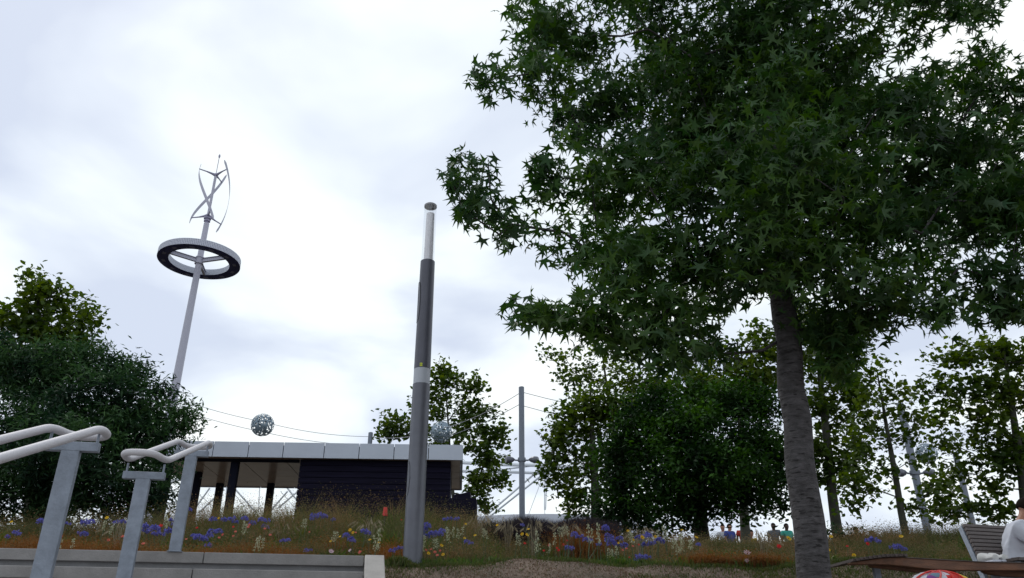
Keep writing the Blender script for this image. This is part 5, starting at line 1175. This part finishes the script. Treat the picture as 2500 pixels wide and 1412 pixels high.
def person(loc, yaw, sc, label, J, mats, group=None, fingers=False, hairlen=0):
    """J: joint dict (local, metres). one skinned body, clothes as children"""
    root = empty('person', loc, label, 'person', group, yaw); root.scale = (sc, sc, sc)
    V = {k: Vector(v) for k, v in J.items()}
    hd = V['head']; up_ = (hd-V['neck']).normalized(); fw = Vector((0, -1, 0)) if 'face' not in V else (V['face']).normalized()
    names = ['pelvis', 'waist', 'chest', 'neck', 'jaw', 'head', 'crown']
    V['jaw'] = hd-up_*.045+fw*.02; V['crown'] = hd+up_*.06
    rad = {'pelvis': (.125, .10), 'waist': (.115, .09), 'chest': (.12, .085), 'neck': .052, 'jaw': .076, 'head': .096, 'crown': .078}
    E_ = [('pelvis', 'waist'), ('waist', 'chest'), ('chest', 'neck'), ('neck', 'jaw'), ('jaw', 'head'), ('head', 'crown')]
    for s in 'lr':
        names += [s+'sh', s+'el', s+'wr', s+'hand', s+'hip', s+'kn', s+'an', s+'toe']
        rad.update({s+'sh': .046, s+'el': .040, s+'wr': .027, s+'hand': (.036, .018), s+'hip': .088, s+'kn': .056, s+'an': .036, s+'toe': .030})
        V[s+'hand'] = V[s+'wr']+(V[s+'wr']-V[s+'el']).normalized()*.075
        E_ += [('chest', s+'sh'), (s+'sh', s+'el'), (s+'el', s+'wr'), (s+'wr', s+'hand'), ('pelvis', s+'hip'), (s+'hip', s+'kn'), (s+'kn', s+'an'), (s+'an', s+'toe')]
        if fingers:
            d = (V[s+'wr']-V[s+'el']).normalized(); sd_ = d.cross(UZ).normalized(); dn = d.cross(sd_).normalized()
            if dn.z > 0: dn = -dn
            for f_, (of, L_) in enumerate(((-.027, .06), (-.009, .072), (.009, .068), (.027, .052))):
                a_, b_, c_ = f'{s}f{f_}a', f'{s}f{f_}b', f'{s}f{f_}c'
                V[a_] = V[s+'hand']+sd_*of+d*.02; V[b_] = V[a_]+d*L_*.5+dn*.006; V[c_] = V[b_]+d*L_*.35+dn*L_*.35
                names += [a_, b_, c_]; rad.update({a_: .0095, b_: .0085, c_: .007}); E_ += [(s+'hand', a_), (a_, b_), (b_, c_)]
            a_, b_ = s+'ta', s+'tb'; V[a_] = V[s+'wr']+d*.035+sd_*-.035; V[b_] = V[a_]+d*.035-sd_*.012+dn*.01
            names += [a_, b_]; rad.update({a_: .011, b_: .008}); E_ += [(s+'wr', a_), (a_, b_)]
    ix = {n_: i for i, n_ in enumerate(names)}
    skin_body('body', [V[n_] for n_ in names], [(ix[a], ix[b]) for a, b in E_], [rad[n_] for n_ in names], mats['skin'], root)
    # shirt
    n2 = ['pelvis', 'waist', 'chest', 'ntop', 'lsh', 'lm', 'rsh', 'rm']
    V['ntop'] = V['chest'].lerp(V['neck'], .62)
    for s in 'lr': V[s+'m'] = V[s+'sh'].lerp(V[s+'el'], mats.get('sleeve', .55))
    r2_ = {'pelvis': (.150, .125), 'waist': (.142, .115), 'chest': (.172, .125), 'ntop': .082, 'lsh': .086, 'rsh': .086, 'lm': .070, 'rm': .070}
    i2 = {n_: i for i, n_ in enumerate(n2)}
    skin_body('shirt', [V[n_] for n_ in n2], [(i2[a], i2[b]) for a, b in (('pelvis', 'waist'), ('waist', 'chest'), ('chest', 'ntop'), ('chest', 'lsh'), ('lsh', 'lm'), ('chest', 'rsh'), ('rsh', 'rm'))], [r2_[n_] for n_ in n2], mats['shirt'], root, 0, 4 if fingers else 2, fingers)
    n3 = ['pelvis', 'lhip', 'lkn', 'lan', 'rhip', 'rkn', 'ran']; r3_ = {'pelvis': (.145, .118), 'lhip': .104, 'rhip': .104, 'lkn': .072, 'rkn': .072, 'lan': .055, 'ran': .055}; i3 = {n_: i for i, n_ in enumerate(n3)}
    skin_body('trousers', [V[n_] for n_ in n3], [(i3[a], i3[b]) for a, b in (('pelvis', 'lhip'), ('lhip', 'lkn'), ('lkn', 'lan'), ('pelvis', 'rhip'), ('rhip', 'rkn'), ('rkn', 'ran'))], [r3_[n_] for n_ in n3], mats['legs'], root)
    # hair cap (open shell over crown and back of the head)
    hv = MB(); cx = hd+up_*.022-fw*.012; rows_, cols_ = 8, 16
    Zl = up_; Yl = -fw; Yl = (Yl-Zl*Yl.dot(Zl)).normalized(); Xl = Yl.cross(Zl)
    vs_, fs_ = [], []
    for i in range(rows_+1):
        for k in range(cols_):
            a = 2*math.pi*k/cols_; mxp = math.radians(118 if math.sin(a) > .1 else (98 if math.sin(a) > -.45 else 62)); ph = mxp*i/rows_
            d = Xl*(.080*math.sin(ph)*math.cos(a))+Yl*(.092*math.sin(ph)*math.sin(a))+Zl*(.092*math.cos(ph)); vs_.append(cx+d)
    for i in range(rows_):
        for k in range(cols_): fs_.append((i*cols_+k, i*cols_+(k+1) % cols_, (i+1)*cols_+(k+1) % cols_, (i+1)*cols_+k))
    hv.add(vs_, fs_); me_ = hv.mesh('hair', True); me_.materials.append(mats['hair']); ho = bpy.data.objects.new('hair', me_); COL.objects.link(ho); ho.parent = root
    sm_ = ho.modifiers.new('thick', 'SOLIDIFY'); sm_.thickness = .006
    if fingers:                                           # face: nose, ears, eyes, mouth
        fc = hd+fw*.078; up2 = up_
        MB().tube([fc+up2*.02-fw*.01, fc-up2*.002+fw*.012, fc-up2*.018+fw*.004], [.007, .011, .012], 8).build_local('nose', mats['skin'], root)
        for s in (-1, 1):
            MB().tube([hd+Xl*s*.076+up2*.012, hd+Xl*s*.086-up2*.004+fw*-.008, hd+Xl*s*.078-up2*.024], [.010, .015, .008], 8).build_local('ear', mats['skin'], root)
            MB().tube([fc+Xl*s*.028+up2*.018-fw*.008, fc+Xl*s*.028+up2*.018+fw*.000], [.010, .006], 8).build_local('eye', mats['hair'], root)
        MB().tube([fc-Xl*.02-up2*.04-fw*.012, fc-up2*.041+fw*.002, fc+Xl*.02-up2*.04-fw*.012], [.003, .006, .003], 6).build_local('mouth', mats['red'], root)
    return root
def build_local(self, name, m_, parent):
    me_ = self.mesh(name, True); me_.materials.append(m_); o = bpy.data.objects.new(name, me_); COL.objects.link(o); o.parent = parent; return o
MB.build_local = build_local
SIT = dict(pelvis=(0, 0, .10), waist=(0, -.03, .26), chest=(0, -.09, .46), neck=(0, -.15, .60), head=(0, -.19, .72),
           lsh=(-.17, -.10, .53), lel=(-.22, -.20, .28), lwr=(-.12, -.42, .22), rsh=(.17, -.10, .53), rel=(.22, -.20, .28), rwr=(.12, -.42, .22),
           lhip=(-.10, -.05, .09), lkn=(-.13, -.48, .14), lan=(-.12, -.50, -.30), ltoe=(-.13, -.66, -.35), rhip=(.10, -.05, .09), rkn=(.13, -.48, .14), ran=(.12, -.50, -.30), rtoe=(.13, -.66, -.35))
STAND = dict(pelvis=(0, 0, .92), waist=(0, 0, 1.08), chest=(0, .01, 1.30), neck=(0, 0, 1.46), head=(0, -.02, 1.59),
             lsh=(-.18, 0, 1.38), lel=(-.24, .02, 1.10), lwr=(-.22, -.12, .88), rsh=(.18, 0, 1.38), rel=(.25, .02, 1.10), rwr=(.24, -.05, .86),
             lhip=(-.10, 0, .90), lkn=(-.11, -.03, .50), lan=(-.12, .02, .09), ltoe=(-.13, -.14, .03), rhip=(.10, 0, .90), rkn=(.11, -.03, .50), ran=(.12, .02, .09), rtoe=(.14, -.14, .03))
def pm_(sk, sh, lg, hr='hair', sl=.55): return dict(skin=M[sk], shirt=sh, legs=lg, hair=M[hr], sleeve=sl, red=M['skin'])
sit2 = dict(SIT); sit2.update(head=(0, -.235, .705), neck=(0, -.16, .60), rel=(.20, -.26, .30), rwr=(.10, -.46, .17), lel=(-.235, -.15, .28), lwr=(-.10, -.40, .15))
Ym = 7.45
pc = W(2500, 1240, Ym)
person((pc.x-.235, Ym, pc.z-.735), math.radians(72), 1.0, 'dark haired person in white t-shirt and blue jeans sitting at the right edge', sit2, pm_('skin', M['tee'], M['jeans']), fingers=True)
teal = mat('teal_shirt', (.03, .30, .24), .9); purp = mat('purple_shirt', (.10, .03, .16), .9); blk = mat('black_cloth', (.012, .012, .016), .9); yl = mat('yellow_cloth', (.5, .36, .02), .9); bl = mat('blue_cloth', (.03, .06, .3), .9); wh = mat('white_cloth', (.6, .62, .68), .9); rd = mat('red_cloth', (.4, .03, .02), .9); pk = mat('pink_cloth', (.42, .25, .24), .9); lil = mat('lilac_cloth', (.30, .25, .5), .9); gy_ = mat('grey_cloth', (.10, .11, .13), .9)
def far(px, pyhead, Y, yaw, sh, lg, sk, label, pose=SIT, sc=1.0):
    p = W(px, pyhead, Y); hz = pose['head'][2]*sc; person((p.x, Y, p.z-hz), yaw, sc, label, pose, pm_(sk, sh, lg), 'people beyond the flower bed')
far(1919, 1286, 30, .3, teal, blk, 'skin_d', 'dark skinned person in a teal top just left of the sweetgum trunk', STAND)
far(1888, 1285, 30.5, -.4, gy_, blk, 'skin_d', 'person in dark grey under the right edge of the evergreen tree', STAND)
far(1812, 1285, 30, 0, rd, blk, 'skin_d', 'person in a red top in the shade under the evergreen tree', STAND)
far(1780, 1287, 30, .5, bl, wh, 'skin', 'person in a blue top under the evergreen tree, next to the white shirt', STAND)
far(1764, 1288, 30.5, -.3, wh, gy_, 'skin', 'person in a white shirt under the evergreen tree, leftmost of the group', STAND)
far(1826, 1304, 26, .2, yl, blk, 'skin', 'person in a yellow top sitting lowest under the evergreen tree', SIT)
far(2077, 1297, 26, .6, pk, gy_, 'skin', 'person in a pinkish top beyond the bed, right of the sweetgum trunk', SIT)
far(2127, 1307, 25, -.2, lil, gy_, 'skin', 'person in a lilac top, head just above the bed behind blue flowers', SIT)
